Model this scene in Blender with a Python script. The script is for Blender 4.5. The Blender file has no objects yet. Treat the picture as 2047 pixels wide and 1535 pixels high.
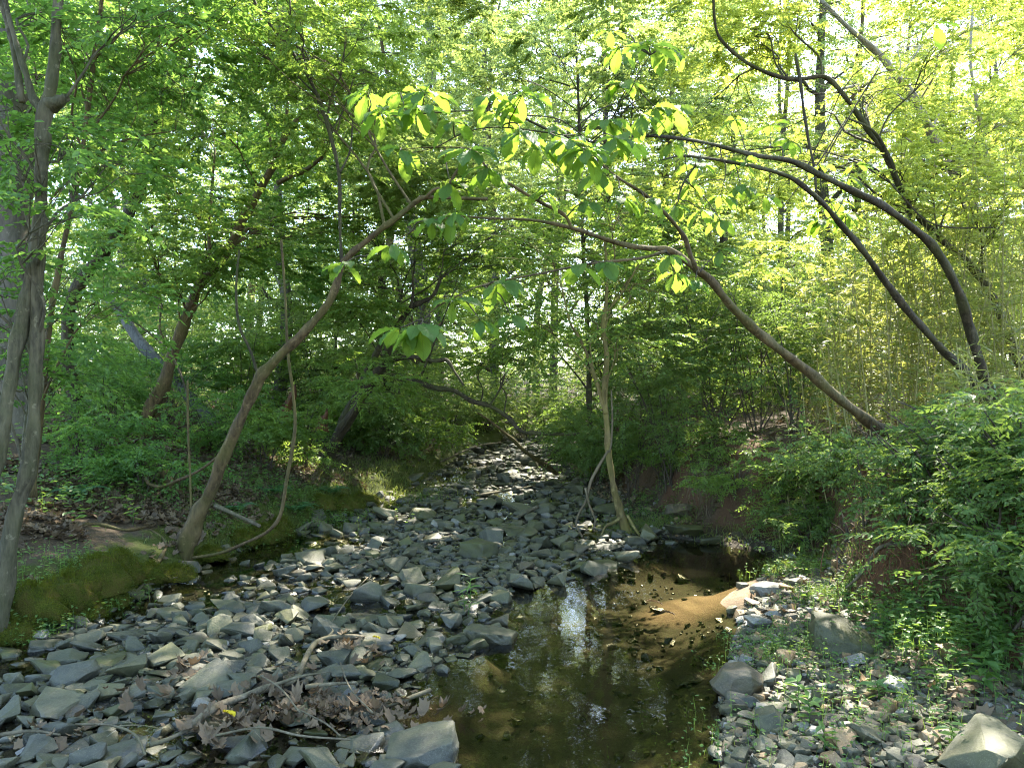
import bpy, bmesh, math, random
import numpy as np
from mathutils import Vector, Matrix, noise

random.seed(7)
RNG = np.random.default_rng(7)
scn = bpy.context.scene
COL = scn.collection
R = math.radians
A = np.array

# ------------------------------------------------------------------ camera
F, CX, CY, PITCH, CAMZ = 1500.0, 1023.5, 767.5, 0.86, 1.55
cam_d = bpy.data.cameras.new("camera")
cam_d.sensor_width = 36.0
cam_d.lens = 36.0 * F / 2047.0
cam_d.clip_start = 0.05
cam_d.clip_end = 2000.0
cam = bpy.data.objects.new("camera", cam_d)
COL.objects.link(cam)
cam.location = (0, 0, CAMZ)
cam.rotation_euler = (R(90 + PITCH), 0, 0)
scn.camera = cam

# ------------------------------------------------------------------ sky, sun, exposure
SUN_EL, SUN_AZ = 51.0, 24.0
w = bpy.data.worlds.new("World")
scn.world = w
w.use_nodes = True
nt = w.node_tree
sky = nt.nodes.new("ShaderNodeTexSky")
sky.sky_type = 'NISHITA'
sky.sun_disc = False
sky.sun_elevation = R(SUN_EL)
sky.sun_rotation = R(SUN_AZ)
bg = nt.nodes["Background"]
bg.inputs[1].default_value = 0.15
nt.links.new(sky.outputs[0], bg.inputs[0])
SUN = A([math.sin(R(SUN_AZ)) * math.cos(R(SUN_EL)), math.cos(R(SUN_AZ)) * math.cos(R(SUN_EL)), math.sin(R(SUN_EL))])
sl = bpy.data.lights.new("sun", 'SUN')
sl.energy = 3.0
sl.angle = R(0.5)
sl.color = (1.0, 0.93, 0.80)
so = bpy.data.objects.new("sun", sl)
so.rotation_euler = Vector(SUN).to_track_quat('Z', 'Y').to_euler()
so.location = (20, 30, 40)
COL.objects.link(so)
scn.view_settings.view_transform = 'Standard'
scn.view_settings.look = 'None'
scn.view_settings.exposure = 3.05
scn.view_settings.gamma = 1.0
scn.view_settings.use_curve_mapping = False
cy = scn.cycles
cy.max_bounces = 8
cy.diffuse_bounces = 5
cy.glossy_bounces = 3
cy.transmission_bounces = 4
cy.transparent_max_bounces = 8
cy.caustics_reflective = False
cy.caustics_refractive = False
cy.sample_clamp_indirect = 6.0
cy.use_denoising = True
cy.denoiser = 'OPENIMAGEDENOISE'
cy.denoising_input_passes = 'RGB_ALBEDO_NORMAL'
cy.denoising_prefilter = 'NONE'
cy.pixel_filter_type = 'BLACKMAN_HARRIS'
cy.filter_width = 1.15

# ------------------------------------------------------------------ pixel <-> world
_c, _s = math.cos(R(PITCH)), math.sin(R(PITCH))
def ray(px, py):
    u, v = (px - CX) / F, (CY - py) / F
    return A([u, _c - v * _s, _s + v * _c])
def P(px, py, Y):
    d = ray(px, py)
    return A([0, 0, CAMZ]) + d * (Y / d[1])
def to_px(p):
    x, y, z = p[0], p[1], p[2] - CAMZ
    dep = y * _c + z * _s
    up = -y * _s + z * _c
    return CX + F * x / dep, CY - F * up / dep, dep

# ------------------------------------------------------------------ terrain
def vnoise(x, y, s, seed=0, oct=3):
    """vectorised value noise, -1..1"""
    out = np.zeros(np.shape(x)); amp = 1.0; tot = 0
    for o in range(oct):
        xx, yy = np.asarray(x) / s + 31.7 * o + seed * 7.13, np.asarray(y) / s - 17.3 * o + seed * 3.7
        xi, yi = np.floor(xx), np.floor(yy)
        fx, fy = xx - xi, yy - yi
        fx, fy = fx * fx * (3 - 2 * fx), fy * fy * (3 - 2 * fy)
        def h(a, b):
            v = np.sin(a * 127.1 + b * 311.7 + seed * 17.0) * 43758.5453
            return (v - np.floor(v)) * 2 - 1
        out = out + amp * ((h(xi, yi) * (1 - fx) + h(xi + 1, yi) * fx) * (1 - fy) + (h(xi, yi + 1) * (1 - fx) + h(xi + 1, yi + 1) * fx) * fy)
        tot += amp; amp *= .5; s = s * .5
    return out / tot
def sstep(a, b, x):
    t = np.clip((x - a) / (b - a), 0, 1)
    return t * t * (3 - 2 * t)
XL = A([(0, -3.5), (3.1, -3.35), (4.7, -3.2), (5.67, -2.92), (6.7, -2.8), (7.75, -2.7), (8.6, -2.43), (10.6, -2.0), (12.2, -1.65), (16, -1.2), (20, -.6), (24, .3), (30, 3), (45, 12)])
XR = A([(0, .5), (2, .6), (3.1, .85), (3.94, 1.07), (5.17, 1.54), (6.2, 2.1), (6.64, 2.42), (7.45, 2.55), (7.9, 2.0), (8.6, 1.35), (9.5, 1.2), (12.2, 1.1), (15.5, 1.0), (20, 1.4), (24, 2.6), (30, 6), (45, 16)])
XB = A([(0, 2.7), (3.6, 2.45), (5, 2.3), (6, 2.42), (6.8, 2.75), (7.6, 2.75), (8.3, 2.3), (9.2, 2.0), (12, 1.7), (16, 1.5), (20, 1.8), (24, 3), (30, 6.4), (45, 16.4)])
XP = A([(0, -.1), (3.12, -.21), (3.8, -.5), (4.3, -.3), (4.75, .0), (5.5, .12), (5.96, .25), (6.46, .8), (7.27, 1.35), (7.8, 1.7), (8.2, 3)])
def wl(y):                                      # water level along the creek
    return 0.012 * np.maximum(0, np.asarray(y) - 8.5) + 0.012 * np.maximum(0, np.asarray(y) - 12)
def edges(y, x=None):
    wob = 0.14 * vnoise(y, y * 0 + 3.3, 1.1, 5)
    return np.interp(y, XL[:, 0], XL[:, 1]) + wob, np.interp(y, XR[:, 0], XR[:, 1]) + 0.6 * wob, np.interp(y, XB[:, 0], XB[:, 1]) + wob, np.interp(y, XP[:, 0], XP[:, 1])
def H(x, y):
    x, y = np.asarray(x, float), np.asarray(y, float)
    xl, xr, xb, xp = edges(y)
    base = wl(y)
    dl = np.maximum(xl - x, 0)                    # into the left bank
    n1, n2, n3 = vnoise(x, y, .35, 1), vnoise(x, y, 1.3, 2), vnoise(x, y, 5, 3, 2)
    left = base + .20 * sstep(0, .22, dl + .06 * n1) + .24 * np.minimum(dl, 3.4) * sstep(0, .5, dl) + .05 * n2 * sstep(.2, 1, dl) + .03 * n1 + .02 * np.maximum(dl - 3.4, 0)
    dr = np.maximum(x - xr, 0)
    db = x - xb
    right = base + .015 + .10 * np.minimum(dr, 2) + .022 * n1 + .78 * sstep(0, .55, db + .12 * n1 + .05 * n2) + .13 * np.clip(db, 0, 4) + .05 * n2 * sstep(0, .6, db) + .02 * np.maximum(db - 4, 0)
    pool = sstep(-.25, .35, x - xp + .25 * n1) * (1 - sstep(7.6, 8.4, y))
    inner = np.minimum(x - xl, xr - x)
    bed = base - .015 - .16 * pool * sstep(0, .55, inner) + .000 * (1 - pool) + .055 * vnoise(x, y, .9, 9, 3) * (1 - .55 * pool)
    bed = bed + .09 * sstep(1.2, .5, np.hypot((x - 1.75) / .8, (y - 5.9) / .5)) * pool
    bed = bed - .05 * sstep(.9, .1, x - xl) * sstep(.0, .2, x - xl) * sstep(4.9, 5.6, y)
    z = np.where(x < xl, left, np.where(x > xr, right, bed))
    z = z + .25 * n3 * sstep(10, 30, np.abs(x) + np.maximum(y - 12, 0)) + .012 * np.maximum(0, y - 26)
    return z
def H1(x, y):
    return float(H(A([x]), A([y]))[0])
def G(px, py, ymax=40.0):
    """ground point seen at a pixel"""
    d = ray(px, py)
    ys = np.linspace(1.6, ymax, 4000)
    t = ys / d[1]
    x, z = d[0] * t, CAMZ + d[2] * t
    hit = np.nonzero(np.maximum(H(x, ys), wl(ys) - .25) >= z)[0]
    i = hit[0] if len(hit) else len(ys) - 1
    return A([x[i], ys[i], z[i]])

# ------------------------------------------------------------------ holes in the canopy that let sun reach the ground
SUN_HOLES = []
def hole(px, py, r):
    SUN_HOLES.append((G(px, py), r, .4))
def carve(Pt):
    keep = np.ones(len(Pt), bool)
    for c, r, tm_ in SUN_HOLES:
        q = Pt - c
        t = q @ SUN
        d = np.linalg.norm(q - t[:, None] * SUN, axis=1)
        keep &= ~((d < r * (1 + .25 * np.sin(Pt[:, 2] * 5))) & (t > tm_))
    return keep
for hpx, hpy, hr in [(1600, 1185, .30), (1690, 1190, .34), (1760, 1240, .25), (1545, 1190, .22), (1390, 1195, .55), (1330, 1185, .4), (1440, 1210, .4), (1560, 1150, .2), (1850, 1330, .2), (1900, 1380, .12),
                     (1500, 1255, .14), (1480, 1085, .2), (440, 1215, .10), (560, 1250, .13), (520, 1265, .1), (720, 1100, .3), (660, 1090, .3), (800, 1040, .35), (1010, 990, .4), (960, 1010, .35), (1000, 930, .7), (1060, 955, .6), (880, 1080, .25),
                     (760, 985, .5), (640, 960, .4), (580, 930, .5), (1160, 1060, .25), (1200, 1090, .25), (985, 1095, .12), (850, 1185, .1), (730, 1180, .2), (620, 1140, .2), (1640, 1240, .25), (300, 1330, .07), (700, 1310, .08)]:
    hole(hpx, hpy, hr)
for hpx, hpy, hY, hr in [(1640, 700, 8.5, .8), (1760, 640, 9, 1.0), (1900, 600, 8.6, 1.0), (1990, 480, 9, .9), (1560, 560, 11, .9), (1480, 300, 9, .8)] + [(860, 210, 4.1, .16), (1000, 235, 4.1, .18), (1140, 285, 4.1, .2), (1310, 230, 4.6, .22), (1430, 350, 5.2, .3), (1660, 400, 6.1, .35), (1380, 545, 4.9, .25), (745, 215, 4.1, .14)]:
    SUN_HOLES.append((P(hpx, hpy, hY), hr, 1.6 if hr > .6 else .5))

# ------------------------------------------------------------------ materials
def mat(name):
    m = bpy.data.materials.new(name)
    m.use_nodes = True
    n = m.node_tree.nodes
    for x in list(n): n.remove(x)
    o = n.new("ShaderNodeOutputMaterial")
    return m, m.node_tree, o
def N(t, typ, **kw):
    n = t.nodes.new(typ)
    for k, v in kw.items(): setattr(n, k, v)
    return n
def noise_n(t, scale, detail=4, rough=.6, vec=None):
    n = N(t, "ShaderNodeTexNoise")
    n.inputs["Scale"].default_value = scale; n.inputs["Detail"].default_value = detail; n.inputs["Roughness"].default_value = rough
    if vec is not None: t.links.new(vec, n.inputs["Vector"])
    return n.outputs["Fac"]
def ramp(t, fac, stops):
    r = N(t, "ShaderNodeValToRGB")
    e = r.color_ramp.elements
    while len(e) > 1: e.remove(e[-1])
    for i, (p, c) in enumerate(stops):
        q = e[0] if i == 0 else e.new(p)
        q.position = p
        q.color = (*c, 1) if len(c) == 3 else c
    t.links.new(fac, r.inputs[0])
    return r.outputs[0]
def mixc(t, fac, a, b, mode='MIX'):
    m = N(t, "ShaderNodeMix", data_type='RGBA', blend_type=mode)
    for sock, v in ((m.inputs[0], fac), (m.inputs[6], a), (m.inputs[7], b)):
        if hasattr(v, "links"): t.links.new(v, sock)
        else: sock.default_value = v if isinstance(v, (int, float)) else (*v, 1)
    return m.outputs[2]
def math_n(t, op, a, b=0.0):
    m = N(t, "ShaderNodeMath", operation=op)
    for i, v in enumerate((a, b)):
        if hasattr(v, "links"): t.links.new(v, m.inputs[i])
        else: m.inputs[i].default_value = v
    return m.outputs[0]
def attr(t, name):
    a = N(t, "ShaderNodeAttribute"); a.attribute_name = name
    return a
def bsdf(t, col, rough=.6, spec=.5, bump=None, strength=.5, dist=.02):
    p = N(t, "ShaderNodeBsdfPrincipled")
    if hasattr(col, "links"): t.links.new(col, p.inputs["Base Color"])
    else: p.inputs["Base Color"].default_value = (*col, 1)
    if hasattr(rough, "links"): t.links.new(rough, p.inputs["Roughness"])
    else: p.inputs["Roughness"].default_value = rough
    p.inputs["Specular IOR Level"].default_value = spec
    if bump is not None:
        b = N(t, "ShaderNodeBump")
        b.inputs["Strength"].default_value = strength; b.inputs["Distance"].default_value = dist
        t.links.new(bump, b.inputs["Height"]); t.links.new(b.outputs[0], p.inputs["Normal"])
    return p
def geo_pos(t):
    return N(t, "ShaderNodeNewGeometry").outputs["Position"]

def leaf_mat(name, c1, c2, t1, t2, trans=.5, rough=.45, spec=.35, veins=False):
    m, t, o = mat(name)
    rnd = attr(t, "rnd").outputs["Fac"]
    big = noise_n(t, .9, 2, .5, geo_pos(t))
    f = math_n(t, 'ADD', math_n(t, 'MULTIPLY', rnd, .6), math_n(t, 'MULTIPLY', big, .4))
    col = mixc(t, f, c1, c2); tr = mixc(t, f, t1, t2)
    bump = None
    if veins:
        uv = N(t, "ShaderNodeSeparateXYZ"); t.links.new(attr(t, "leafuv").outputs["Vector"], uv.inputs[0])
        au = math_n(t, 'ABSOLUTE', uv.outputs[0])
        ph = math_n(t, 'SUBTRACT', math_n(t, 'MULTIPLY', uv.outputs[1], 15.0), math_n(t, 'MULTIPLY', au, 4.5))
        tri = math_n(t, 'ABSOLUTE', math_n(t, 'SUBTRACT', math_n(t, 'FRACT', ph), .5))
        vein = math_n(t, 'MULTIPLY', tri, 2.0)
        mid = math_n(t, 'LESS_THAN', au, .035)
        line = math_n(t, 'MAXIMUM', math_n(t, 'LESS_THAN', vein, .16), mid)
        col = mixc(t, math_n(t, 'MULTIPLY', line, .4), col, (.14, .22, .06))
        tr = mixc(t, math_n(t, 'MULTIPLY', line, .45), tr, (.10, .17, .015))
        bump = vein
    p = bsdf(t, col, rough, spec, bump, .35, .004)
    tl = N(t, "ShaderNodeBsdfTranslucent"); t.links.new(tr, tl.inputs[0])
    mx = N(t, "ShaderNodeMixShader"); mx.inputs[0].default_value = trans
    t.links.new(p.outputs[0], mx.inputs[1]); t.links.new(tl.outputs[0], mx.inputs[2]); t.links.new(mx.outputs[0], o.inputs[0])
    return m
LF = {
    'maple': leaf_mat("maple_leaf", (.062, .138, .036), (.095, .185, .045), (.20, .41, .055), (.33, .51, .08), .5),
    'horn': leaf_mat("hornbeam_leaf", (.072, .14, .034), (.108, .185, .042), (.26, .43, .06), (.44, .57, .09), .5),
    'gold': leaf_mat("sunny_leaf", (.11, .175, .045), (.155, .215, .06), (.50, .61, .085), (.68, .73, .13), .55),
    'back': leaf_mat("far_leaf", (.09, .15, .05), (.13, .20, .065), (.34, .48, .10), (.54, .62, .16), .5),  # distance mist is put into this paler, bluer leaf colour
    'magn': leaf_mat("magnolia_leaf", (.07, .15, .04), (.10, .19, .05), (.28, .47, .04), (.40, .57, .07), .55, .5, .22, True),
    'shrub': leaf_mat("privet_leaf", (.06, .115, .036), (.10, .165, .045), (.20, .33, .05), (.33, .44, .07), .44, .5, .25),
    'cane': leaf_mat("cane_leaf", (.11, .155, .045), (.17, .19, .065), (.40, .46, .08), (.56, .54, .13), .48),
    'herb': leaf_mat("herb_leaf", (.065, .15, .04), (.12, .21, .06), (.22, .39, .05), (.34, .47, .07), .45),
    'fern': leaf_mat("fern_leaf", (.05, .14, .06), (.08, .18, .08), (.14, .32, .08), (.2, .4, .1), .4),
    'grass': leaf_mat("grass_blade", (.07, .12, .03), (.14, .165, .05), (.24, .34, .05), (.36, .38, .08), .4),
    'dry': leaf_mat("dry_leaf", (.060, .042, .026), (.215, .158, .100), (.09, .06, .03), (.18, .12, .06), .2, .7, .2),
    'yellow': leaf_mat("yellow_leaf", (.72, .56, .03), (.78, .62, .04), (.5, .4, .02), (.5, .4, .02), .3),
}
def bark(name, c1, c2, moss=.25, scale=9.0, rough_amt=.6, mosscol=(.07, .085, .018), stretch=.25):
    m, t, o = mat(name)
    tc = N(t, "ShaderNodeTexCoord")
    mp = N(t, "ShaderNodeMapping"); mp.inputs["Scale"].default_value = (1, 1, stretch)
    t.links.new(tc.outputs["Object"], mp.inputs[0])
    fine = noise_n(t, scale * 5, 5, .65, mp.outputs[0])
    mid = noise_n(t, scale, 3, .6, mp.outputs[0])
    patch = noise_n(t, 2.6, 3, .6, tc.outputs["Object"])
    col = mixc(t, ramp(t, fine, [(.3, (0, 0, 0)), (.7, (1, 1, 1))]), c1, c2)
    col = mixc(t, math_n(t, 'MULTIPLY', ramp(t, mid, [(.48, (0, 0, 0)), (.66, (1, 1, 1))]), .5), col, tuple(min(1, c * 1.55) for c in c2))
    col = mixc(t, math_n(t, 'MULTIPLY', ramp(t, patch, [(.42, (0, 0, 0)), (.62, (1, 1, 1))]), moss), col, mosscol)
    lich = noise_n(t, scale * 1.7, 4, .7, tc.outputs['Object'])
    col = mixc(t, math_n(t, 'MULTIPLY', ramp(t, lich, [(.60, (0, 0, 0)), (.66, (1, 1, 1))]), .45), col, tuple(min(1, c * 1.9 + .02) for c in c2))
    h = math_n(t, 'ADD', math_n(t, 'MULTIPLY', fine, .7), mid)
    p = bsdf(t, col, .8, .25, h, rough_amt, .015)
    t.links.new(p.outputs[0], o.inputs[0])
    return m
BK = {
    'grey': bark("smooth_grey_bark", (.026, .022, .013), (.110, .094, .058), .55, 9, 1.0, (.055, .06, .02)),
    'dark': bark("rough_dark_bark", (.014, .011, .007), (.062, .049, .030), .35, 14, 1.0),
    'brown': bark("brown_bark", (.026, .018, .009), (.125, .088, .042), .5, 9, 1.0, (.085, .085, .018)),
    'yellow': bark("mossy_yellow_bark", (.055, .040, .018), (.17, .13, .055), .5, 8, .45, (.15, .14, .03)),
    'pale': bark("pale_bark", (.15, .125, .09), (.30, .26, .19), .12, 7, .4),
    'far': bark("far_bark", (.055, .047, .04), (.12, .105, .085), .15, 6, .6),
    'rot': bark("rotten_red_wood", (.05, .022, .012), (.19, .085, .038), .1, 12, 1.0, stretch=.12),
    'stick': bark("dead_stick_bark", (.06, .05, .032), (.14, .118, .078), .2, 12, .4, (.12, .12, .04)),
    'deadgrey': bark("weathered_grey_wood", (.05, .05, .046), (.14, .14, .13), .05, 8, .8, stretch=.15),
    'twig': bark("twig_bark", (.035, .028, .02), (.07, .055, .04), .1, 8, .2),
    'cane': bark("cane_stalk", (.16, .15, .06), (.28, .25, .10), .1, 8, .1),
    'root': bark("pale_root", (.06, .045, .027), (.14, .11, .07), .15, 10, .4),
}

def rock_mat(name, c1, c2, accent, mossy=.2, acc=.35):
    m, t, o = mat(name)
    oi = N(t, "ShaderNodeObjectInfo")
    tc = N(t, "ShaderNodeTexCoord")
    va = N(t, "ShaderNodeVectorMath", operation='ADD'); t.links.new(geo_pos(t), va.inputs[0])
    cm = N(t, "ShaderNodeCombineXYZ"); t.links.new(math_n(t, 'MULTIPLY', oi.outputs["Random"], 37.0), cm.inputs[0])
    t.links.new(cm.outputs[0], va.inputs[1]); v = va.outputs[0]
    fine = noise_n(t, 70, 6, .7, v); mid = noise_n(t, 11, 4, .6, v); big = noise_n(t, 4, 3, .6, v)
    sp = noise_n(t, 190, 2, .5, v)
    rb = attr(t, "rnd").outputs["Fac"]
    base = mixc(t, math_n(t, 'FRACT', math_n(t, 'ADD', oi.outputs["Random"], rb)), c1, c2)
    col = mixc(t, math_n(t, 'MULTIPLY', ramp(t, fine, [(.35, (0, 0, 0)), (.7, (1, 1, 1))]), .55), base, tuple(c * .45 for c in c1))
    col = mixc(t, math_n(t, 'MULTIPLY', ramp(t, mid, [(.45, (0, 0, 0)), (.62, (1, 1, 1))]), acc), col, accent)
    col = mixc(t, math_n(t, 'MULTIPLY', ramp(t, sp, [(.58, (0, 0, 0)), (.66, (1, 1, 1))]), .35), col, tuple(min(1, c * 2.1) for c in c2))
    col = mixc(t, math_n(t, 'MULTIPLY', ramp(t, big, [(.46, (0, 0, 0)), (.62, (1, 1, 1))]), mossy), col, (.075, .08, .02))
    # stones are wet where they stand close to the water
    sx = N(t, "ShaderNodeSeparateXYZ"); t.links.new(geo_pos(t), sx.inputs[0])
    up = math_n(t, 'MAXIMUM', math_n(t, 'MULTIPLY', math_n(t, 'SUBTRACT', sx.outputs[1], 8.5), .012), 0.0)
    hz = math_n(t, 'ADD', math_n(t, 'SUBTRACT', sx.outputs[2], up), math_n(t, 'MULTIPLY', math_n(t, 'SUBTRACT', big, .5), .10))
    wet = ramp(t, hz, [(.0, (1, 1, 1)), (.035, (0, 0, 0))])
    col = mixc(t, math_n(t, 'MULTIPLY', wet, .6), col, tuple(c * .28 for c in c1))
    rgh = math_n(t, 'SUBTRACT', .62, math_n(t, 'MULTIPLY', wet, .42))
    h = math_n(t, 'ADD', math_n(t, 'MULTIPLY', fine, .5), mid)
    p = bsdf(t, col, rgh, .5, h, .55, .012)
    t.links.new(p.outputs[0], o.inputs[0])
    return m
RK = {
    'slate': rock_mat("slate_rock", (.034, .035, .025), (.086, .084, .060), (.12, .115, .07), .28),
    'olive': rock_mat("olive_rock", (.044, .044, .026), (.105, .100, .058), (.15, .135, .07), .4),
    'moss': rock_mat("mossy_rock", (.026, .029, .013), (.060, .060, .024), (.09, .085, .028), .75),
    'tan': rock_mat("tan_rock", (.17, .11, .055), (.29, .20, .10), (.24, .12, .045), .1),
    'pale': rock_mat("pale_rock", (.15, .145, .125), (.27, .26, .23), (.2, .18, .14), .08),
    'brown': rock_mat("brown_rock", (.045, .037, .025), (.10, .082, .054), (.13, .09, .045), .3),
}

# ------------------------------------------------------------------ mesh helpers
class Geo:
    def __init__(self):
        self.V, self.n, self.Fc, self.M, self.S, self.r = [], 0, [], [], [], []
        self.uv = []; self.has_uv = False
    def add(self, V, Fs, m=0, smooth=True, rnd=0.0, uv=None):
        V = np.asarray(V, np.float32).reshape(-1, 3)
        if len(V) == 0: return
        self.V.append(V)
        for f in (Fs if isinstance(Fs, list) else [Fs]):
            f = np.asarray(f, np.int64)
            self.Fc.append(f + self.n)
            self.M.append(np.full(len(f), m, np.int32)); self.S.append(np.full(len(f), smooth, bool))
        self.r.append(np.broadcast_to(np.asarray(rnd, np.float32), (len(V),)))
        self.has_uv |= uv is not None
        self.uv.append(np.asarray(uv, np.float32) if uv is not None else np.zeros((len(V), 3), np.float32))
        self.n += len(V)
    def mesh(self, name, mats):
        me = bpy.data.meshes.new(name)
        V = np.concatenate(self.V)
        me.vertices.add(len(V)); me.vertices.foreach_set("co", V.ravel())
        tot = np.concatenate([np.full(len(f), f.shape[1], np.int32) for f in self.Fc])
        loops = np.concatenate([f.ravel() for f in self.Fc]).astype(np.int32)
        me.loops.add(len(loops)); me.loops.foreach_set("vertex_index", loops)
        me.polygons.add(len(tot))
        st = np.concatenate([[0], np.cumsum(tot)[:-1]]).astype(np.int32)
        me.polygons.foreach_set("loop_start", st)
        me.polygons.foreach_set("material_index", np.concatenate(self.M))
        me.polygons.foreach_set("use_smooth", np.concatenate(self.S))
        me.update(calc_edges=True)
        a = me.attributes.new("rnd", 'FLOAT', 'POINT'); a.data.foreach_set("value", np.concatenate(self.r))
        if self.has_uv:
            u = np.concatenate(self.uv)
            if 1:
                a = me.attributes.new("leafuv", 'FLOAT_VECTOR', 'POINT'); a.data.foreach_set("vector", u.ravel())
        for m in mats: me.materials.append(m)
        return me
    def build(self, name, mats, parent=None):
        if self.n == 0: return None
        off = A([0, 0, 0.0])
        if parent is not None:
            off = A(parent.location)
            self.V = [v - off.astype(np.float32) for v in self.V]
        o = bpy.data.objects.new(name, self.mesh(name, mats))
        COL.objects.link(o)
        if parent is not None: o.parent = parent
        return o
def tag(o, label, cat, group=None, kind=None):
    if kind: o["kind"] = kind
    if label: o["label"] = label
    if cat: o["category"] = cat
    if group: o["group"] = group
    return o
def thing(name, loc, label, cat, group=None):
    o = bpy.data.objects.new(name, None)
    o.empty_display_size = .1
    o.location = [float(v) for v in loc]
    COL.objects.link(o)
    return tag(o, label, cat, group)
def unit(v):
    v = np.asarray(v, float)
    return v / np.maximum(np.linalg.norm(v, axis=-1, keepdims=True), 1e-9)

def crom(pts, sub):
    """Catmull-Rom through rows (x,y,z,r)"""
    p = np.asarray(pts, float)
    if len(p) < 3: sub = max(sub, 3)
    q = np.vstack([2 * p[0] - p[1], p, 2 * p[-1] - p[-2]])
    out = []
    for i in range(1, len(q) - 2):
        for k in range(sub):
            t = k / sub
            a, b, c, d = q[i - 1], q[i], q[i + 1], q[i + 2]
            out.append(.5 * ((2 * b) + (-a + c) * t + (2 * a - 5 * b + 4 * c - d) * t * t + (-a + 3 * b - 3 * c + d) * t ** 3))
    out.append(q[-2])
    out = A(out)
    out[:, 3] = np.maximum(out[:, 3], .0012)
    return out
def tube(geo, pts, sides=8, sub=4, m=0, lump=.08, rnd=0.0, cap=True, flare=0.0):
    c = crom(pts, sub)
    n = len(c)
    if flare:
        k = np.linspace(0, 1, n); c[:, 3] *= 1 + flare * np.exp(-k * 14)
    tan = unit(np.gradient(c[:, :3], axis=0))
    ref = A([1.0, 0, 0]) if abs(tan[0][0]) < .9 else A([0, 1.0, 0])
    V = np.zeros((n, sides, 3))
    ang = np.arange(sides) * 2 * math.pi / sides
    ph = RNG.uniform(0, 6.28, 4)
    for i in range(n):
        u = ref - tan[i] * (ref @ tan[i]); u /= np.linalg.norm(u); ref = u
        v = np.cross(tan[i], u)
        rr = c[i, 3] * (1 + lump * (np.sin(ang * 2 + ph[0] + i * .5) + .7 * np.sin(ang * 3 + ph[1] - i * .8) + .6 * math.sin(i * 1.3 + ph[2])))
        if flare: rr = rr * (1 + .5 * flare * math.exp(-i / n * 14) * np.sin(ang * 4 + ph[3]))
        V[i] = c[i, :3] + (np.cos(ang) * rr)[:, None] * u + (np.sin(ang) * rr)[:, None] * v
    i, j = np.meshgrid(np.arange(n - 1), np.arange(sides), indexing='ij')
    Fs = np.stack([i * sides + j, i * sides + (j + 1) % sides, (i + 1) * sides + (j + 1) % sides, (i + 1) * sides + j], -1).reshape(-1, 4)
    fl = [Fs]
    V = V.reshape(-1, 3)
    if cap:
        V = np.vstack([V, c[0, :3], c[-1, :3]])
        a = np.arange(sides); b = (a + 1) % sides
        fl += [np.stack([b, a, np.full(sides, n * sides)], 1), np.stack([(n - 1) * sides + a, (n - 1) * sides + b, np.full(sides, n * sides + 1)], 1)]
    geo.add(V, fl, m, True, rnd)
    return c

def leaves(geo, Pt, D, Nn, L, W, m=0, shape='fold', rnd=None, do_carve=True):
    """many leaves at once; Pt base, D direction, Nn normal, L length, W width"""
    if do_carve:
        k = carve(Pt)
        Pt, D, Nn, L, W = Pt[k], D[k], Nn[k], L[k], W[k]
        if rnd is not None: rnd = rnd[k]
    n = len(Pt)
    if n == 0: return
    D = unit(D); S = unit(np.cross(Nn, D)); U = np.cross(D, S)
    L, W = L[:, None], W[:, None]
    if rnd is None: rnd = RNG.uniform(0, 1, n)
    idx = np.arange(n)[:, None]
    if shape == 'kite':
        V = np.stack([Pt, Pt + D * L * .42 + S * W * .5 + U * W * .12, Pt + D * L - U * L * .10, Pt + D * L * .42 - S * W * .5 + U * W * .12], 1)
        geo.add(V, idx * 4 + A([0, 3, 2, 1]), m, False, np.repeat(rnd, 4))
    elif shape == 'fold':
        a, b = (.22, .62)
        V = np.stack([Pt, Pt + D * L * a + S * W * .46 + U * W * .14, Pt + D * L * b + S * W * .42 + U * W * .08, Pt + D * L - U * L * .14, Pt + D * L * b - S * W * .42 + U * W * .08, Pt + D * L * a - S * W * .46 + U * W * .14], 1)
        geo.add(V, [idx * 6 + A([0, 3, 2, 1]), idx * 6 + A([0, 5, 4, 3])], m, False, np.repeat(rnd, 6))
    else:                                        # long narrow drooping leaf or blade
        d = {'lance': .30, 'blade': .55}[shape]
        Vs = []
        for f, wd in ((0, .35), (.33, .5), (.7, .36)):
            c = Pt + D * L * f - A([0, 0, 1]) * L * d * f * f
            Vs += [c + S * W * wd, c - S * W * wd]
        Vs.append(Pt + D * L - A([0, 0, 1]) * L * d)
        V = np.stack(Vs, 1)
        geo.add(V, [np.vstack([idx * 7 + A([0, 1, 3, 2]), idx * 7 + A([2, 3, 5, 4])]), idx * 7 + A([4, 5, 6])], m, False, np.repeat(rnd, 7))

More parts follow.
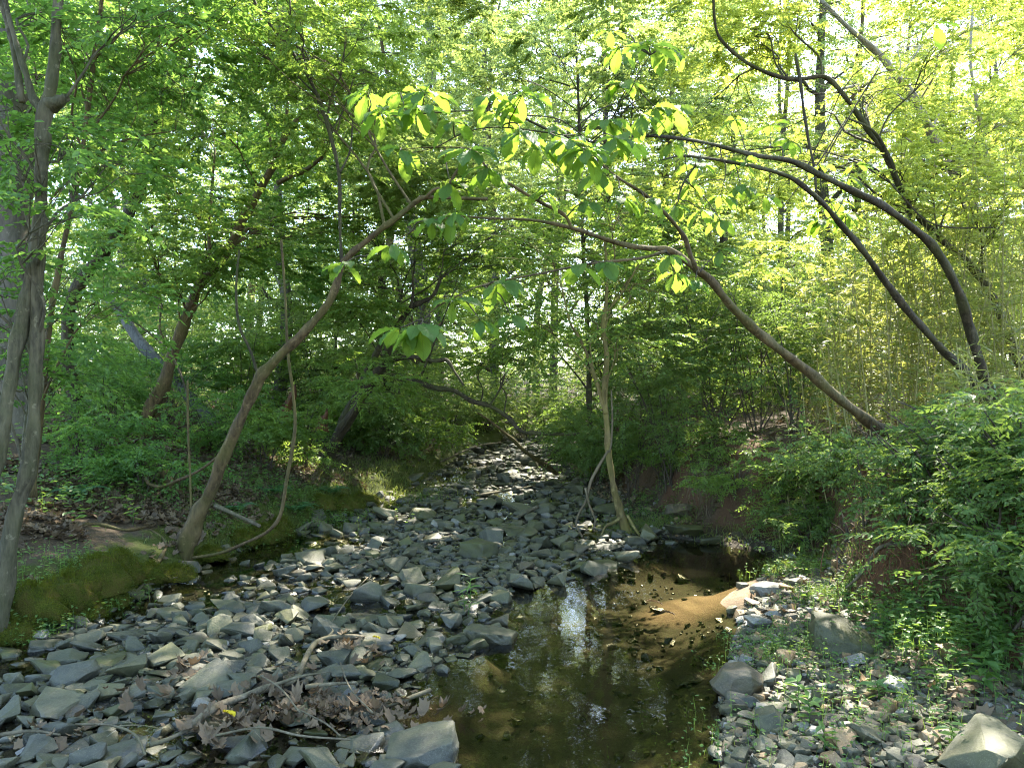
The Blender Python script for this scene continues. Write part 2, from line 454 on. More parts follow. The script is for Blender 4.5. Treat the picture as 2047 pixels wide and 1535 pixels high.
def sprays(geo, O, Hd, Nn, S, K, ll, lw, lm=0, tm=1, shape='fold', droop=.25, twig=.0016, ang=55, two_rows=True):
    """flat leafy twigs; O origin, Hd heading, Nn normal, S length (arrays)"""
    M = len(O)
    if M == 0: return
    Hd = unit(Hd); Nn = unit(Nn - Hd * np.sum(Nn * Hd, 1, keepdims=True)); Sd = np.cross(Nn, Hd)
    k = (np.arange(K) + .6) / K
    along = k[None, :] * S[:, None] * RNG.uniform(.92, 1.08, (M, K))
    Pt = O[:, None] + Hd[:, None] * along[..., None]
    Pt[..., 2] -= droop * (along ** 2) / np.maximum(S[:, None], .05)
    sgn = np.where(np.arange(K) % 2 == 0, 1, -1)[None, :]
    an = np.radians(ang) * RNG.uniform(.6, 1.3, (M, K)) * np.where(k > .93, .25, 1)[None, :]
    D = Hd[:, None] * np.cos(an)[..., None] + Sd[:, None] * (np.sin(an) * sgn)[..., None]
    D[..., 2] -= RNG.uniform(-.05, .45, (M, K))
    Nl = Nn[:, None] + RNG.normal(0, .33, (M, K, 3))
    sz = RNG.uniform(.65, 1.2, (M, K)) * (1.1 - .35 * k[None, :])
    rnd = np.clip(RNG.uniform(0, 1, (M, 1)) * .6 + RNG.uniform(0, .4, (M, K)), 0, 1)
    leaves(geo, Pt.reshape(-1, 3), D.reshape(-1, 3), Nl.reshape(-1, 3), (sz * ll).ravel(), (sz * lw).ravel(), lm, shape, rnd.ravel())
    if twig:
        keep = carve(O)
        O2, H2, S2, Sd2, N2 = O[keep], Hd[keep], S[keep], Sd[keep], Nn[keep]
        M2 = len(O2)
        if M2:
            rows = []
            for f in (0, .5, 1):
                c = O2 + H2 * (S2 * f)[:, None]; c[:, 2] -= droop * S2 * f * f
                r = twig * (1.15 - f)
                rows += [c + Sd2 * r, c - Sd2 * r * .5 + N2 * r * .87, c - Sd2 * r * .5 - N2 * r * .87]
            V = np.stack(rows, 1); idx = np.arange(M2)[:, None] * 9
            fs = [idx + A([b + i, b + (i + 1) % 3, b + 3 + (i + 1) % 3, b + 3 + i]) for b in (0, 3) for i in range(3)]
            geo.add(V, np.vstack(fs), tm, True, 0)

def blob(geo, c, rad, n, leaf, ll, lw, K=18, shape='fold', sl=.45, out=None, tilt=.28, fan=3, layers=True):
    """a leafy clump: fans of sprays in flattish tiers inside an ellipsoid"""
    c = np.asarray(c, float); rad = np.asarray(rad, float)
    q = unit(RNG.normal(0, 1, (n, 3))) * (RNG.uniform(0.05, 1, (n, 1)) ** .5)
    if layers:
        q[:, 2] = np.round(q[:, 2] * 2.5 + RNG.normal(0, .16, n)) / 2.5 + RNG.normal(0, .07, n)
    O = c + q * rad
    hd = q * A([1, 1, .15]) + RNG.normal(0, .45, (n, 3)) * A([1, 1, .25])
    if out is not None: hd = hd + np.asarray(out) * .8
    hd = unit(hd)
    Os, Hs = [O], [hd]
    for i in range(1, fan):
        a = RNG.choice([-1, 1], n) * RNG.uniform(.5, 1.1, n)
        h2 = np.stack([hd[:, 0] * np.cos(a) - hd[:, 1] * np.sin(a), hd[:, 0] * np.sin(a) + hd[:, 1] * np.cos(a), hd[:, 2] - .05], 1)
        Os.append(O + hd * sl * RNG.uniform(.0, .5, (n, 1))); Hs.append(h2)
    O, hd = np.vstack(Os), np.vstack(Hs)
    Nn = A([0, 0, 1.0]) + RNG.normal(0, tilt, (len(O), 3))
    S = sl * RNG.uniform(.55, 1.25, len(O))
    sprays(geo, O, hd, Nn, S, K, ll, lw, 0, 1, shape)
    return q[:n] * rad + c

def px_poly(pts, Y0, Y1):
    """[(px,py,width_px)] -> world rows (x,y,z,r), depth running Y0..Y1 along the polyline"""
    d = [0]
    for a, b in zip(pts, pts[1:]): d.append(d[-1] + math.hypot(b[0] - a[0], b[1] - a[1]))
    out = []
    for (px, py, wd), s in zip(pts, d):
        Y = Y0 + (Y1 - Y0) * s / d[-1]
        out.append((*P(px, py, Y), max(.37 * wd * Y / F, .0015)))
    return A(out)
def limb_to(geo, a, ra, b, m=0, sides=5, tipr=.003, sag=.12):
    a, b = np.asarray(a, float), np.asarray(b, float)
    L = np.linalg.norm(b - a)
    mid = (a + b) / 2 + RNG.normal(0, .07 * L, 3) + A([0, 0, sag * L])
    q1 = (a * .75 + b * .25) + A([0, 0, .6 * sag * L]) + RNG.normal(0, .03 * L, 3)
    return tube(geo, [(*a, ra), (*q1, ra * .8), (*mid, ra * .6 + tipr * .4), (*b, tipr)], sides, 3, m, .05, cap=False)

TREES = []          # (root, trunk curve rows) for landmarks
def traced_tree(name, label, stems, bk, leaf=None, blobs=(), ll=.06, lw=.034, cat="tree", group=None, K=18, sides=10, n_spr=26, brad=(.75, .75, .32), flare=.5, sl=.42, base=None, shape='fold', high=()):
    """stems: list of (px polyline, Y0, Y1); blobs: boxes (px0,px1,py0,py1,Y0,Y1,n) of foliage clumps"""
    cs = [px_poly(*s) for s in stems]
    root = thing(name, base if base is not None else cs[0][0][:3], label, cat, group)
    tg, cg = Geo(), Geo()
    curves = []
    for i, c in enumerate(cs):
        if i == 0 and flare:                     # run the foot into the ground
            d = unit(c[0, :3] - c[1, :3]); c = np.vstack([[*(c[0, :3] + d * .25), c[0, 3]], c])
        curves.append(tube(tg, c, sides, 6, 0, .13, flare=flare if i == 0 else 0))
    allc = np.vstack(curves)
    for (x0, x1, y0, y1, Y0, Y1, n) in blobs:
        for _ in range(n):
            Y = RNG.uniform(Y0, Y1)
            c = P(RNG.uniform(x0, x1), RNG.uniform(y0, y1), Y)
            if c[2] < H1(c[0], c[1]) + .35: continue
            s = RNG.uniform(.75, 1.25)
            rad = A(brad) * s
            q = blob(cg, c, rad, int(n_spr * s), leaf, ll, lw, K, shape, sl)
            d = np.linalg.norm(allc[:, :3] - c, axis=1) - 1.2 * np.minimum(c[2] - allc[:, 2], .8)
            j = int(np.argmin(d)); a = allc[j]
            far = np.linalg.norm(a[:3] - c)
            if far > 2.6: continue
            lc = limb_to(tg, a[:3], min(a[3] * .55, .006 + .006 * far), c, 0, 5)
            for k in RNG.choice(len(q), min(8, len(q)), replace=False):
                b = lc[RNG.integers(len(lc) // 2, len(lc))]
                limb_to(tg, b[:3], max(b[3] * .7, .003), q[k], 0, 4, .002, .05)
    for (x0, x1, y0, y1, z0, z1, n) in high:      # crown foliage added above the view to shade the creek
        for _ in range(n):
            q = A([RNG.uniform(x0, x1), RNG.uniform(y0, y1), 0]); q[2] = max(RNG.uniform(z0, z1), 2.35 + .53 * q[1])
            blob(cg, q, (.95, .95, .35), n_spr, leaf, ll, lw, K, shape, sl)
    tg.build("trunk", [BK[bk]], root)
    if cg.n: cg.build("crown", [LF[leaf], BK['twig']], root)
    TREES.append((root, cs[0]))
    return root

# ================================================================== GROUND
def axis(parts):
    out = []
    for a, b, n in parts: out.append(np.linspace(a, b, n, endpoint=False))
    out.append([parts[-1][1]])
    return np.concatenate(out)
xs = axis([(-400, -60, 12), (-60, -14, 46), (-14, -6, 60), (-6, 6, 240), (6, 14, 60), (14, 60, 46), (60, 400, 12)])
ys = axis([(-60, 0, 20), (0, 2, 20), (2, 12, 210), (12, 24, 110), (24, 60, 60), (60, 400, 16)])
gx, gy = np.meshgrid(xs, ys)
gz = H(gx, gy)
xl, xr, xb, xp = edges(gy)
gz = gz + .012 * vnoise(gx, gy, .12, 21, 2) * ((gx < 9) & (gx > -9) & (gy < 24) & (gy > 1))
nx, ny = len(xs), len(ys)
ii, jj = np.meshgrid(np.arange(ny - 1), np.arange(nx - 1), indexing='ij')
fq = np.stack([ii * nx + jj, ii * nx + jj + 1, (ii + 1) * nx + jj + 1, (ii + 1) * nx + jj], -1).reshape(-1, 4)
g = Geo(); g.add(np.stack([gx, gy, gz], -1).reshape(-1, 3), fq, 0, True)
m, t, o = mat("forest_ground")
pos = geo_pos(t)
fine = noise_n(t, 45, 6, .7, pos); mid = noise_n(t, 7, 4, .6, pos); vf = noise_n(t, 160, 3, .6, pos)
soil = mixc(t, ramp(t, fine, [(.35, (0, 0, 0)), (.68, (1, 1, 1))]), (.035, .025, .016), (.13, .09, .052))
soil = mixc(t, math_n(t, 'MULTIPLY', ramp(t, mid, [(.45, (0, 0, 0)), (.6, (1, 1, 1))]), .5), soil, (.085, .06, .035))
clay = mixc(t, fine, (.055, .027, .014), (.135, .068, .035))
grav = mixc(t, ramp(t, vf, [(.4, (0, 0, 0)), (.62, (1, 1, 1))]), (.014, .014, .010), (.06, .056, .042))
sand = mixc(t, mid, (.028, .026, .011), (.062, .052, .024))
mossc = mixc(t, vf, (.030, .042, .006), (.085, .10, .014))
col = mixc(t, attr(t, "clay").outputs["Fac"], soil, clay)
col = mixc(t, attr(t, "gravel").outputs["Fac"], col, grav)
col = mixc(t, attr(t, "sand").outputs["Fac"], col, sand)
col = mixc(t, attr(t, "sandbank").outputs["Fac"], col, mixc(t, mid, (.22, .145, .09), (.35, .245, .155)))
mf = ramp(t, math_n(t, 'ADD', attr(t, "moss").outputs["Fac"], math_n(t, 'MULTIPLY', math_n(t, 'SUBTRACT', mid, .5), .9)), [(.42, (0, 0, 0)), (.58, (1, 1, 1))])
col = mixc(t, mf, col, mossc)
p = bsdf(t, col, .85, .25, math_n(t, 'ADD', fine, math_n(t, 'MULTIPLY', vf, .4)), .8, .02)
t.links.new(p.outputs[0], o.inputs[0])
gme = g.mesh("ground", [m])
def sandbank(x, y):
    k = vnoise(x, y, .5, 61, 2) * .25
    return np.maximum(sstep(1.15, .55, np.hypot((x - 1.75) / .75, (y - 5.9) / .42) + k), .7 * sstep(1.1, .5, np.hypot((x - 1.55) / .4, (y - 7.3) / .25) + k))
dl, db = xl - gx, gx - xb
inch = (gx > xl) & (gx < xr)
att = {
    "moss": sstep(-.05, .05, dl) * (1 - sstep(.1, .8, dl)) * .7 + .25 * sstep(0, .5, dl) * (1 - sstep(1, 3, dl)) + .2 * sstep(.3, .8, db),
    "clay": sstep(-.15, .05, db) * (1 - sstep(.6, 1.1, db)) * sstep(-.1, .5, vnoise(gx, gy, .6, 12) + .2),
    "gravel": np.where(inch, 1 - sstep(-.3, .2, gx - xp) * (1 - sstep(7.8, 8.4, gy)), 0) + np.where((gx >= xr) & (db < 0), .75 * (1 - sstep(-.5, 0, db)), 0),
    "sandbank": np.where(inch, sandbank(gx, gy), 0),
    "sand": np.where(inch, sstep(-.3, .2, gx - xp) * (1 - sstep(7.8, 8.4, gy)), 0),
}
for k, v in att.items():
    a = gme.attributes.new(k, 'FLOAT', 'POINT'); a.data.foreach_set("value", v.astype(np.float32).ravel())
og = bpy.data.objects.new("ground", gme); COL.objects.link(og); tag(og, None, None, kind='structure')

# ================================================================== WATER
yw = np.concatenate([np.linspace(.2, 12, 160), np.linspace(12.2, 30, 80)])
tw = np.linspace(0, 1, 34)
a_, b_, _, _ = edges(yw)
X = (a_ - .5)[:, None] * (1 - tw) + (b_ + .45)[:, None] * tw
Y = np.repeat(yw[:, None], 34, 1)
g = Geo()
i, j = np.meshgrid(np.arange(len(yw) - 1), np.arange(33), indexing='ij')
g.add(np.stack([X, Y, wl(Y)], -1).reshape(-1, 3), np.stack([i * 34 + j, i * 34 + j + 1, (i + 1) * 34 + j + 1, (i + 1) * 34 + j], -1).reshape(-1, 4), 0, True)
m, t, o = mat("creek_water")
pos = geo_pos(t)
mp = N(t, "ShaderNodeMapping"); mp.inputs["Scale"].default_value = (1, .6, 1); t.links.new(pos, mp.inputs[0])
rip = math_n(t, 'ADD', math_n(t, 'MULTIPLY', noise_n(t, 9, 2, .5, mp.outputs[0]), 1.0), math_n(t, 'MULTIPLY', noise_n(t, 38, 2, .5, mp.outputs[0]), .22))
bmp = N(t, "ShaderNodeBump"); bmp.inputs["Strength"].default_value = .12; bmp.inputs["Distance"].default_value = .012
t.links.new(rip, bmp.inputs["Height"])
gl = N(t, "ShaderNodeBsdfGlossy"); gl.inputs["Roughness"].default_value = .015; t.links.new(bmp.outputs[0], gl.inputs["Normal"])
tr = N(t, "ShaderNodeBsdfTransparent"); tr.inputs[0].default_value = (.82, .80, .64, 1)
fr = N(t, "ShaderNodeFresnel"); fr.inputs[0].default_value = 1.5; t.links.new(bmp.outputs[0], fr.inputs["Normal"])
mx = N(t, "ShaderNodeMixShader"); t.links.new(fr.outputs[0], mx.inputs[0]); t.links.new(tr.outputs[0], mx.inputs[1]); t.links.new(gl.outputs[0], mx.inputs[2])
t.links.new(mx.outputs[0], o.inputs[0])
tag(g.build("water", [m]), None, None, kind='structure')

# ================================================================== TREES TRACED FROM THE PHOTOGRAPH
T = traced_tree
T("forked_tree", "smooth grey forked tree with a swollen knot, closest trunk on the mossy bank", [
    ([(2, 1190, 46), (30, 1030, 40), (58, 930, 36), (68, 820, 33), (73, 700, 32), (74, 600, 32), (76, 500, 34), (82, 400, 34), (84, 300, 33), (90, 225, 40), (106, 150, 28), (112, 70, 27), (120, -30, 26), (140, -160, 22)], 4.7, 4.9),
    ([(-40, 1030, 38), (-8, 930, 36), (10, 820, 36), (28, 720, 36), (46, 630, 36), (64, 540, 34), (74, 470, 26)], 4.55, 4.85),
    ([(88, 225, 26), (66, 195, 22), (52, 150, 17), (38, 105, 15), (22, 50, 13), (5, -20, 11)], 4.9, 5.0),
    ([(92, 215, 40), (112, 207, 36), (133, 196, 24)], 4.85, 4.8),
    ([(44, 205, 16), (33, 130, 18), (22, 70, 16), (2, 5, 15), (-30, -60, 12)], 4.95, 5.1)],
  'grey', 'maple', [(-60, 300, -60, 330, 4.4, 6.2, 7), (-80, 160, 330, 760, 4.6, 5.8, 5), (-500, 900, -1000, -260, 4.6, 8.0, 20)], ll=.062, lw=.040, n_spr=14, brad=(.5, .5, .22), K=12)  # last foliage box is out of view, added to shade the foreground
T("slender_sapling", "slender straight sapling rising behind the forked grey tree", [
    ([(70, 930, 16), (90, 740, 15), (100, 640, 15), (115, 550, 15), (131, 470, 14), (150, 380, 14), (165, 300, 13), (180, 180, 12), (196, 60, 12), (206, -20, 11)], 5.9, 6.2),
    ([(100, 400, 7), (150, 345, 7), (205, 300, 6), (270, 275, 5), (350, 262, 3)], 6.0, 6.6)],
  'brown', 'maple', [(60, 430, -40, 620, 5.6, 7.6, 15)], ll=.062, lw=.040, n_spr=16, brad=(.6, .6, .25), K=13)
T("massive_tree", "massive rough grey trunk cut by the picture edge behind the forked tree", [
    ([(15, 900, 120), (20, 600, 105), (25, 300, 95), (28, -60, 88)], 9.0, 9.4)], 'far', 'maple', [(-100, 200, -100, 200, 8, 10.5, 5)], ll=.075, lw=.045, sides=14)
T("dark_leaning_tree", "dark rough-barked tree leaning into the leaves high above the bank", [
    ([(158, 850, 44), (150, 790, 36), (135, 710, 33), (140, 620, 32), (163, 560, 32), (198, 515, 32), (238, 468, 32), (264, 412, 30), (286, 350, 30), (303, 285, 29), (322, 215, 27), (342, 150, 25), (372, 85, 23), (402, 5, 21), (430, -90, 18)], 12.5, 11.5),
    ([(310, 215, 15), (285, 195, 12), (262, 180, 8)], 11.7, 11.4)],
  'dark', 'maple', [(80, 620, -80, 560, 10.5, 14.5, 22)], ll=.078, lw=.046)
T("twin_stemmed_tree", "brown tree on two stems leaning right above the ferny bank", [
    ([(268, 895, 44), (300, 820, 34), (328, 765, 31), (348, 700, 30), (377, 625, 28), (398, 572, 27), (432, 537, 26), (462, 487, 25), (490, 430, 23), (520, 380, 21), (547, 328, 19), (562, 288, 18), (600, 235, 15), (650, 190, 11), (698, 168, 8)], 10.4, 9.6),
    ([(285, 890, 26), (315, 820, 21), (337, 765, 18), (346, 715, 14)], 10.5, 10.3),
    ([(555, 366, 13), (585, 352, 13), (615, 338, 12), (645, 314, 10)], 9.7, 9.3),
    ([(562, 288, 12), (572, 240, 10), (577, 180, 8), (580, 90, 6)], 9.7, 9.9),
    ([(548, 330, 9), (538, 265, 8), (525, 180, 7), (505, 110, 6)], 9.7, 9.9),
    ([(425, 545, 12), (418, 480, 10), (422, 400, 8), (430, 300, 5)], 9.9, 10.2)],
  'brown', 'horn', [(230, 760, -30, 640, 8.6, 12.2, 26)], ll=.066, lw=.038)
T("arching_tree", "brown tree arching over the stones' edge to a snapped bare bough", [
    ([(372, 1090, 46), (395, 1030, 36), (422, 978, 32), (450, 905, 30), (490, 820, 29), (520, 755, 29), (548, 722, 27), (590, 682, 24), (630, 640, 22), (665, 590, 20), (680, 540, 18), (692, 518, 17), (722, 490, 16), (762, 458, 16), (800, 430, 15), (832, 403, 14), (850, 395, 12), (900, 396, 9), (975, 398, 8)], 6.75, 6.1),
    ([(520, 757, 22), (528, 742, 18), (533, 733, 13)], 6.55, 6.5),
    ([(850, 396, 8), (870, 378, 8), (893, 376, 7), (908, 350, 7), (922, 325, 5)], 6.15, 6.0)],
  'brown', 'horn', [(560, 900, 100, 380, 6.2, 8.5, 6)], ll=.055, lw=.03, n_spr=18)
T("thin_dark_sapling", "thin dark crooked sapling running up from the arching tree to the top leaves", [
    ([(684, 530, 9), (680, 470, 8), (679, 400, 9), (678, 350, 10), (663, 280, 10), (640, 205, 10), (608, 140, 9), (565, 80, 9), (520, 25, 8), (490, -40, 7)], 6.4, 7.2),
    ([(680, 345, 6), (700, 300, 5), (705, 240, 4)], 6.5, 6.6), ([(562, 78, 6), (578, 50, 5), (580, 0, 4)], 7.1, 7.1)],
  'dark', 'horn', [(440, 760, -40, 240, 6.6, 8.6, 9)], ll=.055, lw=.03, n_spr=18, flare=0)
T("leaning_creek_tree", "dark tree leaning over the creek with a low bough crossing it", [
    ([(640, 950, 40), (655, 915, 32), (680, 865, 28), (712, 815, 27), (735, 775, 26), (765, 730, 24), (780, 685, 21), (800, 645, 18), (822, 615, 16), (845, 603, 13), (865, 592, 10), (880, 560, 8)], 12.0, 11.0),
    ([(672, 880, 20), (690, 830, 20), (720, 775, 19), (748, 715, 17), (775, 660, 13), (800, 600, 9)], 12.1, 11.9),
    ([(752, 757, 17), (790, 756, 15), (835, 764, 15), (872, 776, 14), (906, 780, 13), (940, 800, 12), (980, 812, 12), (1012, 832, 11), (1043, 862, 10), (1075, 866, 10), (1130, 868, 8), (1160, 867, 6)], 11.3, 10.4),
    ([(775, 725, 11), (811, 715, 11), (842, 715, 11), (868, 722, 11), (893, 720, 10), (910, 745, 7), (927, 770, 5)], 11.2, 10.6),
    ([(822, 617, 8), (826, 575, 7), (824, 540, 6)], 11.1, 11.1),
    ([(838, 760, 6), (855, 720, 6), (870, 680, 5), (885, 640, 4), (905, 590, 3)], 11.0, 10.7),
    ([(978, 812, 6), (995, 785, 5), (1010, 750, 4)], 10.8, 10.8)],
  'dark', 'horn', [(640, 1060, 420, 790, 9.8, 13, 24)], ll=.062, lw=.034, brad=(.7, .7, .26))
T("low_bough", "bare low bough slanting down into the stones at the far bend", [
    ([(1112, 946, 14), (1080, 922, 12), (1053, 905, 11), (1026, 880, 9), (1000, 858, 7), (975, 838, 5), (955, 825, 4)], 13.2, 12.0)], 'brown', cat="bough", flare=0)
T("pole_tree", "slim leaning grey pole of a tree behind the dark creek tree", [
    ([(752, 890, 20), (780, 825, 17), (797, 770, 16), (812, 722, 14), (835, 660, 11), (850, 600, 8)], 14, 14)], 'far', 'horn', [(760, 960, 380, 640, 12.5, 16, 8)], ll=.075, lw=.042)
T("forked_sapling", "yellow-brown slim tree with a vine around it at the edge of the gravel island", [
    ([(1248, 1050, 26), (1238, 1015, 20), (1228, 980, 18), (1218, 920, 16), (1213, 850, 16), (1209, 780, 15), (1213, 715, 14), (1206, 660, 13), (1212, 600, 10), (1213, 545, 8), (1208, 470, 5)], 8.5, 8.3),
    ([(1212, 828, 12), (1203, 800, 11), (1190, 755, 10), (1170, 700, 8), (1152, 665, 7), (1138, 640, 6), (1120, 560, 4)], 8.4, 8.6),
    ([(1240, 1035, 10), (1225, 1045, 8), (1210, 1053, 7), (1200, 1075, 5)], 8.4, 8.3),
    ([(1254, 1030, 8), (1275, 1065, 7), (1296, 1085, 5)], 8.4, 8.2)],
  'yellow', 'horn', [(1000, 1420, 340, 700, 7.6, 10.5, 13)], ll=.052, lw=.03, n_spr=22)
T("straight_background_tree", "straight dark tree just behind the vine-wrapped slim tree", [
    ([(1180, 900, 16), (1178, 800, 14), (1176, 700, 13), (1172, 600, 12), (1165, 480, 10), (1160, 300, 8), (1150, 60, 5)], 13, 13.5)],
  'dark', 'back', [(760, 1500, -60, 420, 10, 18, 60), (950, 1450, 400, 700, 12, 17, 22)], ll=.078, lw=.044, high=[(-3.5, 1.2, 5.5, 11.5, 5, 8.5, 44)])  # high clumps are added out of view to keep sun off the stones
T("bowed_tree", "long brown trunk bowing from the cane bank out over the pool", [
    ([(1800, 878, 30), (1745, 848, 27), (1685, 803, 26), (1622, 748, 25), (1560, 700, 25), (1510, 660, 24), (1462, 612, 23), (1422, 562, 21), (1388, 536, 20), (1342, 502, 17), (1300, 497, 15), (1250, 490, 13), (1200, 475, 12), (1140, 455, 10), (1060, 440, 8), (980, 437, 6), (905, 434, 4), (830, 460, 3), (740, 510, 2)], 6.5, 3.9),
    ([(1395, 545, 14), (1380, 510, 13), (1368, 475, 12), (1335, 432, 11), (1290, 390, 10), (1245, 362, 8), (1212, 338, 6), (1180, 300, 4)], 5.0, 4.4),
    ([(1142, 456, 9), (1128, 430, 9), (1085, 407, 9), (1025, 372, 8), (975, 338, 7), (945, 300, 4), (860, 295, 3), (800, 300, 2)], 4.3, 4.0),
    ([(1332, 502, 9), (1282, 516, 8), (1228, 522, 7), (1165, 530, 6), (1085, 546, 5), (965, 570, 4), (880, 610, 3), (845, 640, 2)], 4.7, 3.9)],
  'brown', base=P(1795, 880, 6.5))
T("magnolia_tree", "mossy dark tree curving left from the cane with broad-leaved sprays", [
    ([(1985, 815, 24), (1965, 745, 24), (1945, 680, 24), (1920, 595, 23), (1880, 512, 22), (1832, 462, 20), (1765, 412, 19), (1690, 375, 18), (1640, 350, 16), (1580, 322, 15), (1505, 310, 12), (1440, 293, 10), (1372, 279, 9), (1300, 272, 8), (1235, 276, 6), (1180, 285, 4), (1115, 268, 6), (1065, 245, 6), (1030, 228, 4)], 7.2, 4.3),
    ([(1180, 285, 4), (1120, 240, 3.5), (1040, 230, 3), (960, 222, 3), (880, 225, 3), (800, 232, 3), (740, 232, 2)], 4.4, 4.1),
    ([(1115, 268, 4), (1000, 255, 3.5), (930, 265, 3), (870, 295, 3), (800, 310, 2)], 4.3, 4.0),
    ([(1130, 272, 4), (1190, 225, 4), (1250, 195, 3), (1275, 150, 3), (1300, 110, 2)], 4.4, 4.5)],
  'dark', base=P(1985, 815, 7.2))
T("curving_tree", "slimmer dark trunk curving beside the broad-leaved magnolia tree", [
    ([(1970, 800, 22), (1935, 748, 21), (1890, 705, 20), (1840, 650, 19), (1782, 580, 18), (1732, 510, 17), (1682, 450, 15), (1640, 402, 14), (1590, 361, 12), (1540, 341, 11), (1470, 326, 9), (1400, 315, 8), (1365, 312, 6), (1320, 320, 4)], 7.0, 5.0),
    ([(1402, 315, 7), (1380, 345, 6), (1362, 375, 5), (1355, 405, 4)], 5.1, 5.0)], 'dark')
T("tall_arching_tree", "dark tree arching high over the magnolia with a zigzag top", [
    ([(2045, 740, 22), (2010, 660, 21), (1985, 595, 20), (1940, 530, 20), (1885, 482, 19), (1830, 425, 17), (1795, 365, 16), (1772, 310, 16), (1750, 280, 15), (1722, 240, 14), (1688, 192, 13), (1650, 155, 12), (1605, 158, 12), (1560, 155, 11), (1500, 130, 10), (1455, 95, 9), (1432, 60, 8), (1425, -20, 7)], 8.4, 7.4),
    ([(1800, 380, 9), (1780, 320, 9), (1745, 262, 8), (1690, 235, 5)], 7.9, 7.7),
    ([(1735, 255, 5), (1725, 200, 4), (1760, 130, 3)], 7.9, 8.2)],
  'dark', 'gold', [(1330, 1990, -60, 420, 7.4, 10.5, 24), (1760, 2080, 330, 620, 7.5, 9.5, 6), (900, 2300, -1000, -260, 5.0, 9.0, 10)], ll=.060, lw=.032, n_spr=24, high=[(1.2, 6, 5.5, 11, 5, 8.5, 44)])  # last box and high clumps are unseen foliage added for shade
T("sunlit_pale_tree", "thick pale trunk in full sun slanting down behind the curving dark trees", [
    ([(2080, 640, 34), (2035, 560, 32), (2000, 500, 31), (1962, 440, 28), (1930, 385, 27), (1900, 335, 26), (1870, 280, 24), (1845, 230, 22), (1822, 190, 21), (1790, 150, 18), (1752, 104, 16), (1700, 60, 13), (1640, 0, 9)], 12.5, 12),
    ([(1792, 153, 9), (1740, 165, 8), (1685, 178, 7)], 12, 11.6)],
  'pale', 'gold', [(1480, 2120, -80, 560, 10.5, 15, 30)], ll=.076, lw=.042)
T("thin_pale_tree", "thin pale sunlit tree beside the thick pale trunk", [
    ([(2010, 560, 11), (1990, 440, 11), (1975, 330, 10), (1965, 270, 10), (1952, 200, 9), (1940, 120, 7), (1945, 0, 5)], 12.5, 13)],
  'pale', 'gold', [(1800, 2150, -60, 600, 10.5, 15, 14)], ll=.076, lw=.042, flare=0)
T("hanging_dead_stem", "dark broken dead stem hanging among the magnolia boughs", [
    ([(1590, 108, 7), (1600, 165, 9), (1608, 230, 8), (1617, 285, 7), (1628, 340, 7), (1632, 392, 5)], 6.4, 6.2)], 'dark', cat="stem", flare=0)
for i, (pts, Ys, bk_, lab) in enumerate([
    ([(562, 480, 7), (570, 590, 7), (575, 700, 8), (585, 780, 8), (590, 850, 9), (582, 910, 10), (572, 965, 10), (560, 1030, 10), (535, 1062, 9), (490, 1085, 8), (440, 1105, 8), (385, 1115, 8)], (6.9, 6.6), 'brown', "crooked brown vine dropping to the bank and creeping along the moss"),
    ([(478, 500, 6), (472, 580, 7), (478, 650, 7), (500, 700, 8), (515, 745, 8)], (6.8, 6.6), 'dark', "dark vine hooked onto the fork of the arching tree"),
    ([(375, 760, 6), (376, 860, 6), (380, 950, 6), (382, 1030, 6)], (7.2, 7.0), 'brown', "thin upright sapling stem standing left of the arching tree"),
    ([(215, 600, 4), (290, 660, 5), (340, 705, 5), (372, 780, 5), (375, 830, 5)], (8, 7.6), 'dark', "thin vine slung between the twin stems and the sapling stem"),
    ([(1216, 900, 6), (1195, 935, 8), (1180, 965, 8), (1172, 1000, 7), (1158, 1025, 6), (1152, 1048, 6), (1165, 1075, 5)], (8.2, 8.0), 'root', "pale vine looping off the slim yellow-brown tree"),
    ([(1170, 975, 6), (1178, 1010, 6), (1190, 1040, 6), (1184, 1058, 5)], (8.1, 8.0), 'root', "short pale vine strand crossing below the loop"),
    ([(290, 955, 8), (300, 968, 9), (325, 972, 9), (355, 960, 9), (390, 945, 8), (420, 925, 6), (470, 880, 5)], (7.8, 7.4), 'brown', "sagging brown vine strung low behind the arching tree"),
    ([(1222, 780, 4), (1224, 840, 5), (1222, 885, 5), (1218, 905, 5)], (8.2, 8.2), 'root', "pale strand climbing the slim tree above the loop"),
    ([(1690, 240, 4), (1640, 320, 4), (1600, 370, 3), (1560, 420, 2)], (6.6, 6.4), 'dark', "thin dark vine crossing in front of the zigzag tree"),
    ([(1760, 130, 3), (1700, 230, 4), (1645, 330, 4), (1642, 390, 3)], (6.8, 6.5), 'dark', "thin dark vine hanging straight beside the dead stem"),
    ([(1762, 345, 4), (1810, 400, 5), (1850, 440, 5), (1900, 455, 5), (1985, 455, 4)], (7.2, 7.0), 'dark', "dark vine sagging across the curving trunks"),
]):
    c = px_poly(pts, *Ys); g = Geo(); tube(g, c, 6, 5, 0, .06)
    tag(g.build("vine", [BK[bk_]]), lab, "vine", "vines")

